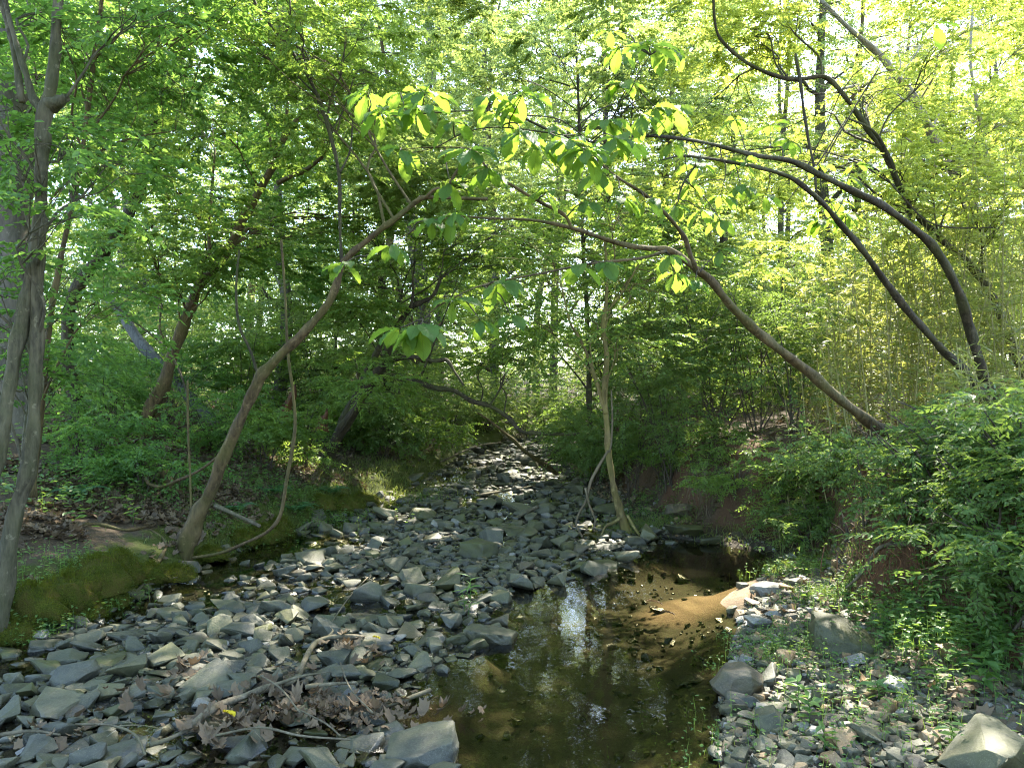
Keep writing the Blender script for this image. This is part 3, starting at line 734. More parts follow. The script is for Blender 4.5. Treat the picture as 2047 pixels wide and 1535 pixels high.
# broken stumps and logs
def stump(px, pyb, pyt, wpx, Y, label, bk_='rot', lean=.1):
    b = P(px, pyb, Y); h = (pyb - pyt) / F * Y; r = .5 * wpx / F * Y
    g = Geo(); n = 16; ang = np.arange(n) * 2 * math.pi / n
    rows = []
    top = h * (.65 + .35 * np.sin(ang * 1.0 + 1) * RNG.uniform(.4, 1, n)) 
    top = np.maximum(top * RNG.uniform(.8, 1.05, n), .3 * h)
    for f in (-.15, 0, .15, .4, .7, 1.0):
        rr = r * (1.25 - .45 * max(f, 0) ** .5) * (1 + .14 * np.sin(ang * 5 + f) + RNG.normal(0, .04, n))
        rows.append(np.stack([b[0] + np.cos(ang) * rr + lean * h * f, b[1] + np.sin(ang) * rr, b[2] + top * f], 1))
    for f in (.9, .45):
        rows.append(np.stack([b[0] + np.cos(ang) * r * .45 * f + lean * h * f, b[1] + np.sin(ang) * r * .45 * f, b[2] + top * f * .85], 1))
    V = np.concatenate(rows); k = len(rows)
    i, j = np.meshgrid(np.arange(k - 1), np.arange(n), indexing='ij')
    g.add(V, np.stack([i * n + j, i * n + (j + 1) % n, (i + 1) * n + (j + 1) % n, (i + 1) * n + j], -1).reshape(-1, 4), 0, True)
    return tag(g.build("tree_stump", [BK[bk_]]), label, "stump", "stumps")
stump(556, 845, 762, 36, 11.0, "red-brown rotten stump snapped to a tall splinter behind the arching tree", lean=.25)
stump(640, 858, 815, 26, 12.0, "short splintered red stump beside the tall rotten one")
stump(858, 925, 868, 40, 17.0, "brown hollow stump on the far bank above the grass", 'brown')
stump(1108, 915, 880, 20, 15.0, "small dark stump near the low bough's end", 'dark')
for pts, Ys, bk_, lab in [
    ([(215, 590, 24), (250, 640, 27), (285, 690, 28), (340, 750, 30), (385, 800, 30), (440, 860, 30)], (14, 13), 'deadgrey', "weathered grey log leaning through the leaves behind the twin stems"),
    ([(1076, 1012, 10), (1040, 1030, 9), (1015, 1045, 7)], (9.6, 9.4), 'stick', "pale short log lying across the far stones"),
    ([(330, 945, 30), (352, 985, 32), (380, 1005, 22), (425, 1020, 12)], (8.2, 7.9), 'brown', "mossy root log ending on the bank behind the arching tree"),
    ([(430, 1010, 12), (475, 1030, 11), (520, 1052, 9)], (7.6, 7.4), 'stick', "pale bare log lying down the bank right of the arching tree"),
    ([(1860, 1030, 26), (1920, 1022, 27), (1985, 1010, 24)], (5.2, 5.0), 'tanlog' if False else 'stick', "sawn pale log lodged in the shrubs of the clay bank"),
]:
    c = px_poly(pts, *Ys); g = Geo(); tube(g, c, 9, 5, 0, .1)
    tag(g.build("fallen_log", [BK[bk_]]), lab, "log", "fallen logs")

# ================================================================== BROAD-LEAVED WHORLS ON THE BOWED AND MAGNOLIA TREES
def big_leaf(geo, base, d, L, W, droop, rnd, roll=0.0):
    d = unit(d); up = A([0, 0, 1.0]); s = np.cross(d, up); s = s / max(np.linalg.norm(s), 1e-6); n = np.cross(s, d)
    s, n = s * math.cos(roll) + n * math.sin(roll), n * math.cos(roll) - s * math.sin(roll)
    nu, nv = 7, 11
    v = np.linspace(0, 1, nv); u = np.linspace(-1, 1, nu)
    prof = np.where(v < .62, np.sin(np.minimum(v / .62, 1) * math.pi / 2) ** 1.15, np.cos(np.clip((v - .62) / .38, 0, 1) * math.pi / 2) ** .8) * .5 * W + .0015
    ang = droop * v ** 1.2
    ax = np.zeros((nv, 3)); cur = A(base, float)
    step = L / (nv - 1)
    for i in range(nv):
        ax[i] = cur
        dd = d * math.cos(ang[i]) - A([0, 0, 1.0]) * math.sin(ang[i])
        cur = cur + unit(dd) * step
    V = ax[:, None] + s[None, None] * (u[None, :] * prof[:, None])[..., None]
    lift = np.abs(u)[None, :] * prof[:, None] * .28 + .0035 * np.cos((v[:, None] * 15 - np.abs(u)[None, :] * 4.5) * 2 * math.pi)
    V = V + n[None, None] * lift[..., None]
    i, j = np.meshgrid(np.arange(nv - 1), np.arange(nu - 1), indexing='ij')
    geo.add(V.reshape(-1, 3), np.stack([i * nu + j, i * nu + j + 1, (i + 1) * nu + j + 1, (i + 1) * nu + j], -1).reshape(-1, 4), 0, True, rnd,
            np.stack([np.broadcast_to(u[None, :], (nv, nu)), np.broadcast_to(v[:, None], (nv, nu)), np.zeros((nv, nu))], -1).reshape(-1, 3))
def whorls(root, curve_pts, spots, leafL=.185):
    for (px, py, Y, n, sc) in spots:
        n += 1
        c = P(px, py, Y)
        d2 = np.linalg.norm(curve_pts[:, :3] - c, axis=1)
        a = curve_pts[int(np.argmin(d2))]
        out = unit((c - a[:3]) * A([1, 1, .3]) + RNG.normal(0, .02, 3))
        g = Geo()
        limb_to(g, a[:3], min(a[3], .005), c, 1, 5, .0022, .05)
        a0 = RNG.uniform(0, 6.28)
        for k in range(n):
            az = a0 + k * 2.4 + RNG.normal(0, .2)
            el = RNG.uniform(-.75, .05)
            d = A([math.cos(az) * math.cos(el), math.sin(az) * math.cos(el), math.sin(el)]) + out * .35
            L = leafL * sc * RNG.uniform(.7, 1.12)
            st = c + unit(d) * .012
            big_leaf(g, st, d, L, L * RNG.uniform(.40, .48), RNG.uniform(.5, 1.25), RNG.uniform(0, 1), RNG.normal(0, .3))
        g.build("leaf_whorl", [LF['magn'], BK['twig']], root)
by = {r.name: (r, c) for r, c in TREES}
def all_curve(name):
    r = by[name][0]
    tr = [o for o in bpy.data.objects if o.parent == r and o.name.startswith("trunk")][0]
    n = len(tr.data.vertices); v = np.empty(n * 3, np.float32); tr.data.vertices.foreach_get("co", v)
    v = v.reshape(-1, 3)[::3] + A(r.location)
    return np.hstack([v, np.full((len(v), 1), .006)])
whorls(by["bowed_tree"][0], all_curve("bowed_tree"), [
    (905, 428, 3.9, 6, .75), (860, 440, 3.9, 5, .7), (690, 525, 3.8, 5, .75), (780, 490, 3.9, 4, .8), (840, 650, 3.8, 8, 1.05), (800, 655, 3.85, 4, .9), (960, 640, 3.95, 5, .85), (905, 600, 4.0, 4, .85), (995, 565, 4.0, 6, .9), (1020, 630, 4.0, 4, .8),
    (1160, 530, 4.2, 3, .9), (1205, 525, 4.3, 3, .9), (1340, 510, 4.7, 5, .8), (1390, 560, 4.9, 5, .75), (1350, 545, 4.8, 4, .8), (1440, 500, 5.1, 4, .8),
    (1165, 405, 4.3, 5, .85), (1250, 395, 4.4, 5, .85), (1200, 345, 4.3, 6, .95), (975, 335, 4.0, 6, .9), (940, 300, 3.9, 6, 1.0), (1090, 385, 4.1, 4, .8), (1290, 400, 4.5, 4, .85), (800, 300, 3.9, 5, .85), (900, 365, 4.0, 4, .75)])
whorls(by["magnolia_tree"][0], all_curve("magnolia_tree"), [
    (735, 185, 4.1, 6, .95), (760, 225, 4.0, 7, 1.0), (800, 185, 4.2, 4, .8), (850, 185, 4.1, 7, 1.0), (835, 215, 3.95, 6, .95), (905, 245, 4.0, 6, .85), (985, 190, 4.1, 6, .95), (1045, 188, 4.05, 7, 1.0), (1000, 225, 4.2, 5, .9),
    (1040, 265, 3.9, 7, 1.0), (1075, 290, 4.1, 6, 1.0), (1135, 280, 4.0, 7, 1.0), (1170, 300, 3.95, 7, 1.0), (1105, 250, 4.3, 4, .85), (1230, 275, 4.1, 7, 1.0), (1260, 285, 4.3, 5, .9), (1215, 240, 4.4, 5, .85), (1300, 92, 4.5, 7, 1.0), (1335, 95, 4.6, 4, .9),
    (1245, 165, 4.5, 5, .9), (1310, 215, 4.6, 6, 1.0), (1345, 215, 4.7, 6, .95), (1280, 230, 4.5, 5, .9), (1345, 285, 4.8, 5, .8), (1400, 330, 5.1, 5, .85), (1490, 325, 5.4, 6, .9), (1440, 390, 5.3, 5, .85), (1380, 370, 5.1, 4, .8),
    (1540, 250, 5.8, 4, .8), (1470, 240, 5.5, 4, .8), (1580, 280, 5.9, 4, .8), (1640, 330, 6.2, 4, .8), (1700, 355, 6.5, 4, .9), (1870, 45, 5.0, 3, .9), (1220, 60, 4.7, 4, .8), (1240, 95, 4.7, 4, .8)])
whorls(by["curving_tree"][0], all_curve("curving_tree"), [
    (1660, 405, 6.1, 5, 1.0), (1690, 430, 6.2, 6, 1.0), (1640, 440, 6.0, 5, .9), (1480, 370, 5.3, 5, .85), (1440, 440, 5.2, 4, .8), (1400, 420, 5.1, 4, .8), (1530, 390, 5.6, 4, .85), (1350, 410, 5.0, 4, .8), (1710, 330, 6.0, 4, .9)])

# ================================================================== WOODLAND BEHIND
FAR = []
def wood_tree(x, y, h, r0, leaf, nb, ll, label, bk_='far', lean=(0, 0), low=.22, spread=.17, nspr=24, name="woodland_tree"):
    z = H1(x, y)
    b = A([x, y, z])
    root = thing(name, b, label, "tree", "woodland trees behind the creek")
    tg, cg = Geo(), Geo()
    pts = [(*(b - A([0, 0, .3])), r0 * 1.15)]
    for f in (.0, .2, .4, .6, .8, 1.0):
        off = A([lean[0] * f + RNG.normal(0, .012 * h) * (f > 0), lean[1] * f + RNG.normal(0, .012 * h) * (f > 0), h * f])
        pts.append((*(b + off), r0 * (1 - .85 * f)))
    c = tube(tg, pts, 9, 4, 0, .06, flare=.5)
    for k in range(nb):
        f = low + (1 - low) * (k + RNG.uniform(0, 1)) / nb
        a = c[min(int(f * len(c)), len(c) - 1)]
        ph = RNG.uniform(0, 6.28)
        rr = h * spread * RNG.uniform(.35, 1.1) * (1.15 - .7 * f)
        q = a[:3] + A([math.cos(ph) * rr, math.sin(ph) * rr, RNG.uniform(-.02, .07) * h])
        rad = A([1.15, 1.15, .5]) * h * .072 * RNG.uniform(.8, 1.25)
        qs = blob(cg, q, rad, nspr, leaf, ll, ll * .58, 15, 'kite', ll * 6.5, tilt=.4, fan=3)
        limb_to(tg, a[:3], a[3] * .5 + .004, q, 0, 4, .006)
    tg.build("trunk", [BK[bk_]], root)
    cg.build("crown", [LF[leaf], BK['twig']], root)
    FAR.append((root, b, h))
WT = []
wr = random.Random(11)
for row, (ya, yb, n) in enumerate([(15, 21, 11), (21, 29, 13), (29, 42, 16)]):
    for k in range(n):
        y = wr.uniform(ya, yb)
        u = -1 + 2 * (k + wr.uniform(.15, .85)) / n
        x = u * (y * .74 + 2)
        xl_, xr_ = float(np.interp(y, XL[:, 0], XL[:, 1])), float(np.interp(y, XR[:, 0], XR[:, 1]))
        if xl_ - .5 < x < xr_ + .5: x = xr_ + 1.2 if u > 0 else xl_ - 1.2
        WT.append((x, y, row))
thick = ["slim", "slender", "stout", "thin", "sturdy"]
for k, (x, y, row) in enumerate(WT):
    right = x / y > .12
    leaf = ('gold' if wr.random() < .55 else 'back') if right else wr.choice(['back', 'horn', 'back'])
    h = wr.uniform(9, 13) if row == 0 else wr.uniform(12, 17) if row == 1 else wr.uniform(15, 21)
    if right and row == 0: h *= .8
    wood_tree(x, y, h, wr.uniform(.07, .2), leaf, 20 + 4 * row, .085 + .018 * row, "", wr.choice(['far', 'dark', 'far', 'brown']), (wr.uniform(-1.6, 1.6), wr.uniform(-1, 1)), low=.14 if row else .18, nspr=22)
# trees of the photograph's background that can be told apart
wood_tree(*P(834, 900, 20)[:2], 15, .24, 'back', 20, .09, "thick pale grey trunk standing behind the hollow stump", 'far')
wood_tree(*P(1365, 700, 19)[:2], 14, .16, 'back', 18, .09, "straight grey trunk above the privet thicket", 'far')
wood_tree(*P(1655, 600, 22)[:2], 17, .22, 'back', 18, .09, "stout dark trunk seen between the bowed tree and the cane", 'dark')
wood_tree(*P(1562, 500, 24)[:2], 18, .12, 'back', 16, .09, "thin grey trunk rising left of the stout dark one", 'far')

wood_tree(*P(985, 900, 24)[:2], 21, .15, 'back', 34, .10, "tall yellow-green tree rising right above the creek's far bend", 'far', low=.3)
wood_tree(*P(1105, 900, 28)[:2], 24, .17, 'back', 36, .11, "highest-crowned tree straight behind the low bough's end", 'far', low=.3)
wood_tree(*P(1215, 900, 22)[:2], 20, .13, 'back', 32, .10, "tall tree lined up behind the vine-wrapped slim tree", 'dark', low=.3)
wood_tree(*P(880, 900, 29)[:2], 23, .16, 'back', 32, .11, "tall tree lined up behind the brown hollow stump", 'far', low=.3)

# far woodland that reads as one mass
cg = Geo()
for k in range(90):
    a = R(-62 + 124 * (k + RNG.uniform(0, 1)) / 90); d = RNG.uniform(44, 62)
    x, y = d * math.sin(a), d * math.cos(a)
    z = H1(x, y)
    for q in range(7):
        blob(cg, (x + RNG.normal(0, 2), y + RNG.normal(0, 2), z + 1.5 + q * 2.6 + RNG.normal(0, .6)), (3.2, 3.2, 1.6), 26, 'back', .26, .16, 9, 'kite', 1.5, tilt=.5, fan=2)
tag(cg.build("far_woodland", [LF['back'], BK['twig']]), "pale green wall of distant woodland behind all the trees", "woodland", kind='stuff')

# ================================================================== SHRUBS, CANE, FERNS
def shrub(x, y, h, r, leaf, n, ll, lw, label, name="shrub", cat="shrub", z=None, lean=(0, 0), K=14, shape='fold', sl=.3, nstem=7, group="shrubs on the banks"):
    z = H1(x, y) if z is None else z
    b = A([x, y, z])
    root = thing(name, b, label, cat, group)
    sg, fg = Geo(), Geo()
    tips = []
    for k in range(nstem):
        a = RNG.uniform(0, 6.28); q = RNG.uniform(.2, .9)
        tip = b + A([math.cos(a) * r * q + lean[0] * h, math.sin(a) * r * q + lean[1] * h, h * RNG.uniform(.6, 1.0)])
        mid = b + (tip - b) * .5 + A([0, 0, .1 * h]) + RNG.normal(0, .06 * h, 3)
        tube(sg, [(*(b + RNG.normal(0, .05, 3) - A([0, 0, .08])), .009), (*mid, .007), (*tip, .003)], 5, 4, 0, .04, cap=False)
        tips += [tip, mid]
    tips = A(tips)
    nb = max(4, n // 22)
    for k in range(nb):
        c = b + A([RNG.normal(0, .45) * r + lean[0] * h * .6, RNG.normal(0, .45) * r + lean[1] * h * .6, h * RNG.uniform(.22, .95)])
        gz_ = H1(c[0], c[1]) + .12
        c[2] = max(c[2], gz_)
        blob(fg, c, A([.42, .42, .24]) * max(r, .5) * RNG.uniform(.8, 1.2), n // nb, leaf, ll, lw, K, shape, sl, tilt=.45, fan=2)
    sg.build("stems", [BK['twig']], root); fg.build("foliage", [LF[leaf], BK['twig']], root)
    return root
SH = "shrub"
for (px, Y, h, r, n, lab) in [
    (1265, 10.6, 1.9, .95, 330, "dark privet shrub just right of the vine-wrapped slim tree"),
    (1345, 9.6, 1.9, .95, 360, "dense privet shrub above the undercut bank"),
    (1430, 9.4, 2.2, 1.0, 400, "tallest dark privet over the roots of the undercut bank"),
    (1515, 9.2, 1.9, .95, 380, "privet shrub spreading right of the undercut"),
    (1590, 8.6, 1.6, .85, 300, "bright privet bush under the middle of the bowed trunk"),
    (1300, 13.0, 2.8, 1.3, 380, "tall loose shrub behind the dark privets, by the straight dark tree"),
    (1420, 12.6, 3.1, 1.4, 420, "tall pale shrub behind the tallest privet"),
    (1530, 12.2, 3.0, 1.4, 400, "tall sunlit shrub behind the bowed trunk's upper bend"),
    (1225, 14.5, 2.4, 1.1, 300, "shrub filling the gap behind the vine-wrapped tree")]:
    p_ = P(px, 800, Y); shrub(p_[0], Y, h, r, 'shrub', n, .045, .022, lab)
for (px, py, h, r, n, ll, lab) in [
    (1600, 1000, .55, .5, 150, .042, "low bush hanging over the pool's inner corner"),
    (1680, 970, .5, .5, 150, .042, "low green bush on the clay bank left of the root wad"),
    (1770, 930, .5, .6, 170, .042, "leafy bush on the crest above the root wad"),
    (1860, 985, .45, .5, 150, .042, "leafy bush around the lodged pale log"),
    (1930, 935, .5, .6, 190, .044, "broad bush below the pale trunk at the bank crest"),
    (2025, 950, .5, .55, 180, .046, "bush at the picture edge above the clay face"),
    (2010, 1100, .35, .4, 110, .046, "small bush on the clay face by the picture edge"),
    (1920, 1080, .3, .35, 90, .044, "small bush above the second clay hollow"),
    (1650, 1065, .4, .35, 100, .04, "small bush at the foot of the bank beside the pool"),
    (2060, 1240, .45, .3, 110, .05, "corner bush beside the tan boulder"),
    (1740, 1020, .45, .45, 140, .042, "little bush directly over the hanging roots"),
    (1560, 1035, .4, .4, 120, .04, "trailing bush at the right side of the undercut"),
    (1620, 1090, .35, .35, 110, .038, "trailing bush just above the waterline of the pool"),
    (1705, 1080, .3, .35, 110, .04, "trailing bush over the left edge of the clay hollow"),
    (1830, 1075, .35, .4, 120, .042, "trailing bush between the two clay hollows"),
    (1960, 1040, .45, .45, 150, .045, "drooping bush on the face near the picture edge"),
    (1480, 985, .4, .45, 130, .04, "trailing privet over the mouth of the undercut"),
    (1400, 945, .4, .45, 130, .04, "trailing privet above the dark hollow"),
    (1330, 965, .45, .45, 140, .04, "trailing privet between the slim tree and the hollow")]:
    b = G(px, py); shrub(b[0], b[1], h, r, 'shrub' if px > 1640 else 'horn', n, ll, ll * .46, lab, z=b[2] - .03, lean=(-.15, -.05), sl=.2, nstem=6, K=11)
for (px, Y, h, r, n, leaf, lab) in [
    (165, 8.3, .6, .55, 120, 'maple', "low leafy bush left of the sapling stem, over dry leaves"),
    (290, 8.0, .5, .5, 120, 'maple', "low bush in front of the twin-stemmed tree's foot"),
    (225, 10.5, .9, .8, 170, 'maple', "bush behind the low bush at the twin stems"),
    (445, 10.5, .9, .7, 160, 'maple', "bush between the twin stems and the arching trunk"),
    (530, 10.2, .8, .6, 150, 'horn', "bush under the tall rotten stump"),
    (608, 10.8, .9, .7, 160, 'horn', "bush hiding the base of the splintered stump"),
    (700, 13.4, 1.1, .8, 180, 'horn', "bush behind the foot of the leaning creek tree"),
    (765, 13.2, 1.0, .8, 190, 'shrub', "dark bush above the grassy bank"),
    (835, 15.5, 1.0, .9, 180, 'horn', "bush in front of the hollow stump"),
    (905, 19, 1.5, 1.2, 200, 'back', "yellow-green bush left of the creek's far bend"),
    (975, 21, 1.7, 1.3, 220, 'back', "bright bush closing the creek's far bend"),
    (1050, 22, 1.8, 1.4, 220, 'back', "bush behind the far end of the stones"),
    (1130, 17, 1.4, 1.0, 200, 'horn', "bush behind the low bough's foot"),
    (1195, 12.4, 1.3, .8, 220, 'shrub', "bush between the low bough and the vine-wrapped tree"),
    (60, 9.5, 1.4, 1.0, 200, 'maple', "shrub behind the forked grey tree"),
    (330, 13, 1.5, 1.2, 220, 'maple', "tall shrub beneath the weathered grey log"),
    (480, 14, 1.6, 1.2, 220, 'horn', "tall shrub behind the arching trunk"),
    (130, 14, 1.6, 1.3, 230, 'maple', "tall shrub behind the dark leaning tree"),
    (620, 15, 1.7, 1.2, 220, 'horn', "tall shrub behind the two red stumps"),
    (720, 17, 1.8, 1.3, 220, 'back', "tall pale shrub behind the slim pole tree"),
    (-60, 13, 1.8, 1.4, 200, 'maple', "shrub at the far side of the massive trunk"),
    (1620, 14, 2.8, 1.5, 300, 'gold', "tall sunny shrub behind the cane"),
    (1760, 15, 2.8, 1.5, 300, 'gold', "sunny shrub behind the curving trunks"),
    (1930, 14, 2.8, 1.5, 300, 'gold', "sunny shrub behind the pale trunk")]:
    p_ = P(px, 900, Y); shrub(p_[0], Y, h, r, leaf, n, .05 if Y < 12 else .07, .028 if Y < 12 else .04, lab, sl=.3 if Y < 12 else .42)

BUSH = []
br = random.Random(5)
for row, (ya, yb, n) in enumerate([(14, 19, 14), (19, 27, 16), (27, 38, 16)]):
    for k in range(n):
        Y = br.uniform(ya, yb); u = -1 + 2 * (k + br.uniform(.1, .9)) / n
        x = u * (Y * .72 + 1)
        a_, b_ = float(np.interp(Y, XL[:, 0], XL[:, 1])), float(np.interp(Y, XR[:, 0], XR[:, 1]))
        if a_ - .6 < x < b_ + .6:
            if Y < 24: continue
        right = x / Y > .1
        o = shrub(x, Y, br.uniform(2.2, 3.8) + .5 * row, br.uniform(1.3, 2.0), br.choice(['gold', 'back']) if right else br.choice(['back', 'horn', 'maple']), 200, .085 + .02 * row, .05 + .011 * row, "", K=12, shape='kite', sl=.55 + .1 * row, nstem=6, group="shrubs behind the creek")
        BUSH.append((o, x, Y, row))
cg = Geo()  # unseen trees added around the viewpoint to cut sky light
for (x, y, h) in [(-5.5, 1.0, 10), (6.0, .5, 10), (-2.5, -4, 12), (3, -4.5, 12), (-8.5, -2, 13), (9, -3, 13), (0, -9, 14), (-10, 3, 12), (-6, -8, 14), (7, -9, 14)]:
    z = H1(x, y)
    tube(cg, [(x, y, z - .3, .16), (x + .2, y, z + h * .5, .11), (x, y + .3, z + h, .04)], 8, 4, 1)
    for k in range(12):
        f = .3 + .7 * k / 12; a = k * 2.4
        rr = h * .24 * (1.2 - .7 * f) * RNG.uniform(.3, 1)
        blob(cg, (x + math.cos(a) * rr, y + math.sin(a) * rr, z + h * f), (1.1, 1.1, .45), 18, 'horn', .10, .06, 14, 'kite', .6, tilt=.4, fan=3)
tag(cg.build("woodland", [LF['horn'], BK['far']]), "unseen leafy woodland added behind the viewpoint to dim the sky light", "woodland", kind='stuff')

def cane(x, y, h, n, r, label):
    b = A([x, y, H1(x, y)])
    root = thing("river_cane", b, label, "cane", "river cane clumps on the bank")
    sg, lg = Geo(), Geo()
    n = int(n * .7)
    for k in range(n):
        a = RNG.uniform(0, 6.28); q = r * math.sqrt(RNG.uniform(0, 1))
        s = b + A([math.cos(a) * q, math.sin(a) * q, 0]); s[2] = H1(s[0], s[1]) - .05
        hh = h * RNG.uniform(.55, 1.1)
        tip = s + A([RNG.normal(-.05, .13) * hh, RNG.normal(0, .12) * hh, hh])
        mid = (s + tip) / 2 + A([0, 0, .04 * hh]) + RNG.normal(0, .02, 3)
        c = tube(sg, [(*s, .006), (*mid, .005), (*tip, .002)], 4, 5, 0, .0, cap=False)
        m_ = int(36 * hh / 2)
        f = RNG.uniform(.06, 1.0, m_)
        idx = (f * (len(c) - 1)).astype(int)
        Pt = c[idx, :3] + RNG.normal(0, .012, (m_, 3))
        # short side twigs carry the leaves in small fans
        az = RNG.uniform(0, 6.28, m_)
        D = np.stack([np.cos(az), np.sin(az), RNG.uniform(.0, .9, m_)], 1)
        Pt = np.repeat(Pt + unit(D) * RNG.uniform(0, .14, (m_, 1)), 3, 0)
        D = np.repeat(D, 3, 0) + RNG.normal(0, .35, (m_ * 3, 3))
        leaves(lg, Pt, D, A([0, 0, 1]) + RNG.normal(0, .4, (m_ * 3, 3)), RNG.uniform(.09, .19, m_ * 3), RNG.uniform(.011, .019, m_ * 3), 0, 'lance')
    sg.build("stalks", [BK['cane']], root); lg.build("foliage", [LF['cane']], root)
for (px, Y, h, n, lab) in [
    (1575, 9.4, 1.3, 18, "cane clump at the pool end of the bank"),
    (1650, 8.4, 1.4, 20, "cane clump crossing in front of the bowed trunk"),
    (1710, 7.6, 2.0, 22, "cane clump left of the bowed trunk's foot"),
    (1770, 7.9, 2.3, 24, "tall cane clump behind the bowed trunk's foot"),
    (1840, 7.6, 2.5, 24, "tall cane clump below the slimmer curving trunk"),
    (1900, 7.9, 2.5, 24, "tall cane clump between the two curving trunks"),
    (1975, 7.4, 2.6, 24, "tall cane clump at the foot of the curving trunks"),
    (2050, 7.2, 2.5, 24, "tall cane clump at the picture edge"),
    (1800, 9.5, 2.8, 24, "sunlit cane clump behind the foot of the bowed trunk"),
    (1920, 10, 2.8, 24, "sunlit cane clump behind the curving trunks"),
    (1680, 9.6, 2.4, 22, "sunlit cane clump between the bowed trunk and the tall sunny shrub"),
    (2060, 9.6, 2.8, 22, "sunlit cane clump under the pale trunk")]:
    p_ = P(px, 800, Y); cane(p_[0], Y, h, n, .45, lab)
for (px, py, h, n, lab) in [(1590, 1075, .5, 14, "small arching cane tuft over the sunlit bank toe"), (1640, 1040, .6, 16, "arching cane tuft above the sunny bank toe"), (1550, 1050, .45, 10, "cane tuft dipping its leaves into the pool"), (1960, 905, .8, 16, "cane tuft among the leafy bushes at the crest")]:
    b = G(px, py); cane(b[0], b[1], h, n, .2, lab)

# ================================================================== ROCKS
CUSTOM = {
    'mossy': [(-.5, -.05, -.5), (-.38, -.32, -.5), (.42, -.40, -.5), (.5, 0, -.5), (.3, .42, -.5), (-.42, .40, -.5), (-.44, -.02, .44), (-.36, .30, .5), (.02, .28, .46), (-.12, -.10, .30), (.46, .0, -.06), (.40, .32, .05), (.02, -.30, -.02), (-.34, -.26, -.05), (.44, -.3, -.2)],
    'cube': [(-.48, -.12, -.5), (.14, -.44, -.5), (.5, -.1, -.5), (-.05, .42, -.5), (-.46, -.06, .40), (.10, -.36, .46), (.46, -.05, .34), (-.02, .38, .5), (.3, -.28, -.1)],
    'brick': [(-.5, -.3, -.5), (-.48, .26, -.5), (.42, -.36, -.5), (.5, .2, -.5), (-.46, -.2, .12), (-.42, .3, .3), (.40, -.22, .36), (.46, .28, .5), (-.1, -.36, .2), (.1, .38, .42), (.5, -.1, 0)],
    'flat': [(-.5, -.05, -.5), (-.2, -.42, -.5), (.45, -.3, -.5), (.5, .1, -.5), (.1, .42, -.5), (-.42, .3, -.5), (-.44, -.02, .22), (-.16, -.34, .12), (.38, -.24, .30), (.42, .12, .44), (.08, .36, .5), (-.36, .3, .38)],
    'slate': [(-.5, -.1, -.5), (-.3, -.36, -.5), (.4, -.30, -.5), (.5, .06, -.5), (.2, .4, -.4), (-.3, .3, -.5), (-.36, -.16, -.1), (.12, .34, .5), (.30, .20, .44), (.46, .0, -.05), (-.05, -.32, -.28), (.36, -.24, -.2)],
}
def rock_hull(kind, seed, detail=1):
    """angular or worn stone about 1 unit wide, centred on its base plane; returns verts, [tris, quads]"""
    r = random.Random(seed)
    bm = bmesh.new()
    n = {'slab': 14, 'block': 12, 'wedge': 10, 'cobble': 26}.get(kind, 0)
    ex = {'slab': .55, 'block': .42, 'wedge': .6, 'cobble': 1.0}.get(kind, 1)
    for q in CUSTOM.get(kind, []): bm.verts.new(q)
    for k in range(n):
        th, u = r.uniform(0, 6.283), r.uniform(-1, 1)
        q = [math.sqrt(1 - u * u) * math.cos(th), math.sqrt(1 - u * u) * math.sin(th), u]
        q = [math.copysign(abs(c) ** ex, c) * r.uniform(.82, 1.05) for c in q]
        z = q[2] * .5
        if kind == 'slab': z = math.copysign(.5, q[2]) * r.uniform(.82, 1.05) + .10 * q[0]
        if kind == 'wedge': z *= .55 + .6 * (q[0] * .5 + .5)
        bm.verts.new((q[0] * .5, q[1] * .40, z))
    res = bmesh.ops.convex_hull(bm, input=list(bm.verts))
    junk = [v for v in bm.verts if not v.link_faces]
    bmesh.ops.delete(bm, geom=junk, context='VERTS')
    bmesh.ops.dissolve_limit(bm, angle_limit=R(9), verts=list(bm.verts), edges=list(bm.edges))
    if detail:
        bmesh.ops.bevel(bm, geom=list(bm.edges) + list(bm.verts), offset=.075 if kind == 'cobble' else .034, segments=2, profile=.6, affect='EDGES', clamp_overlap=True)
        bmesh.ops.triangulate(bm, faces=list(bm.faces))
        if detail > 1:
            bmesh.ops.subdivide_edges(bm, edges=[e for e in bm.edges if e.calc_length() > .09], cuts=2 if detail == 2 else 4, use_grid_fill=True)
            bmesh.ops.triangulate(bm, faces=list(bm.faces))
            bm.normal_update()
            for v in bm.verts:
                k = noise.noise(v.co * 4.2 + Vector((seed * 3.1, 0, 0))) * .034 + noise.noise(v.co * 11 + Vector((0, seed, 0))) * .016 + abs(noise.noise(v.co * 23 + Vector((seed, 0, 0)))) * -.012
                v.co += v.normal * k
    else:
        bmesh.ops.triangulate(bm, faces=list(bm.faces))
    bm.verts.index_update()
    V = A([v.co[:] for v in bm.verts]); Fs = A([[v.index for v in f.verts] for f in bm.faces])
    bm.free()
    lo, hi = V.min(0), V.max(0)
    V = (V - (lo + hi) / 2) / A([hi[0] - lo[0], (hi[1] - lo[1]) / .82, hi[2] - lo[2]])
    return V, Fs
HIRES_C = {k: [rock_hull(k, 7 + j, 3)] for j, k in enumerate(CUSTOM)}
KINDS_R = ['slab', 'block', 'wedge', 'cobble']
HIRES = {k: [rock_hull(k, 40 + i + 10 * j, 2) for i in range(6)] for j, k in enumerate(KINDS_R)}
HIRES.update(HIRES_C)
LOWRES = {k: [rock_hull(k, 140 + i + 10 * j, 1) for i in range(5)] for j, k in enumerate(KINDS_R)}
TINY = [rock_hull(k, 240 + i, 0) for i, k in enumerate(['slab', 'block', 'wedge', 'cobble', 'slab', 'block'])]
MESHC = {}
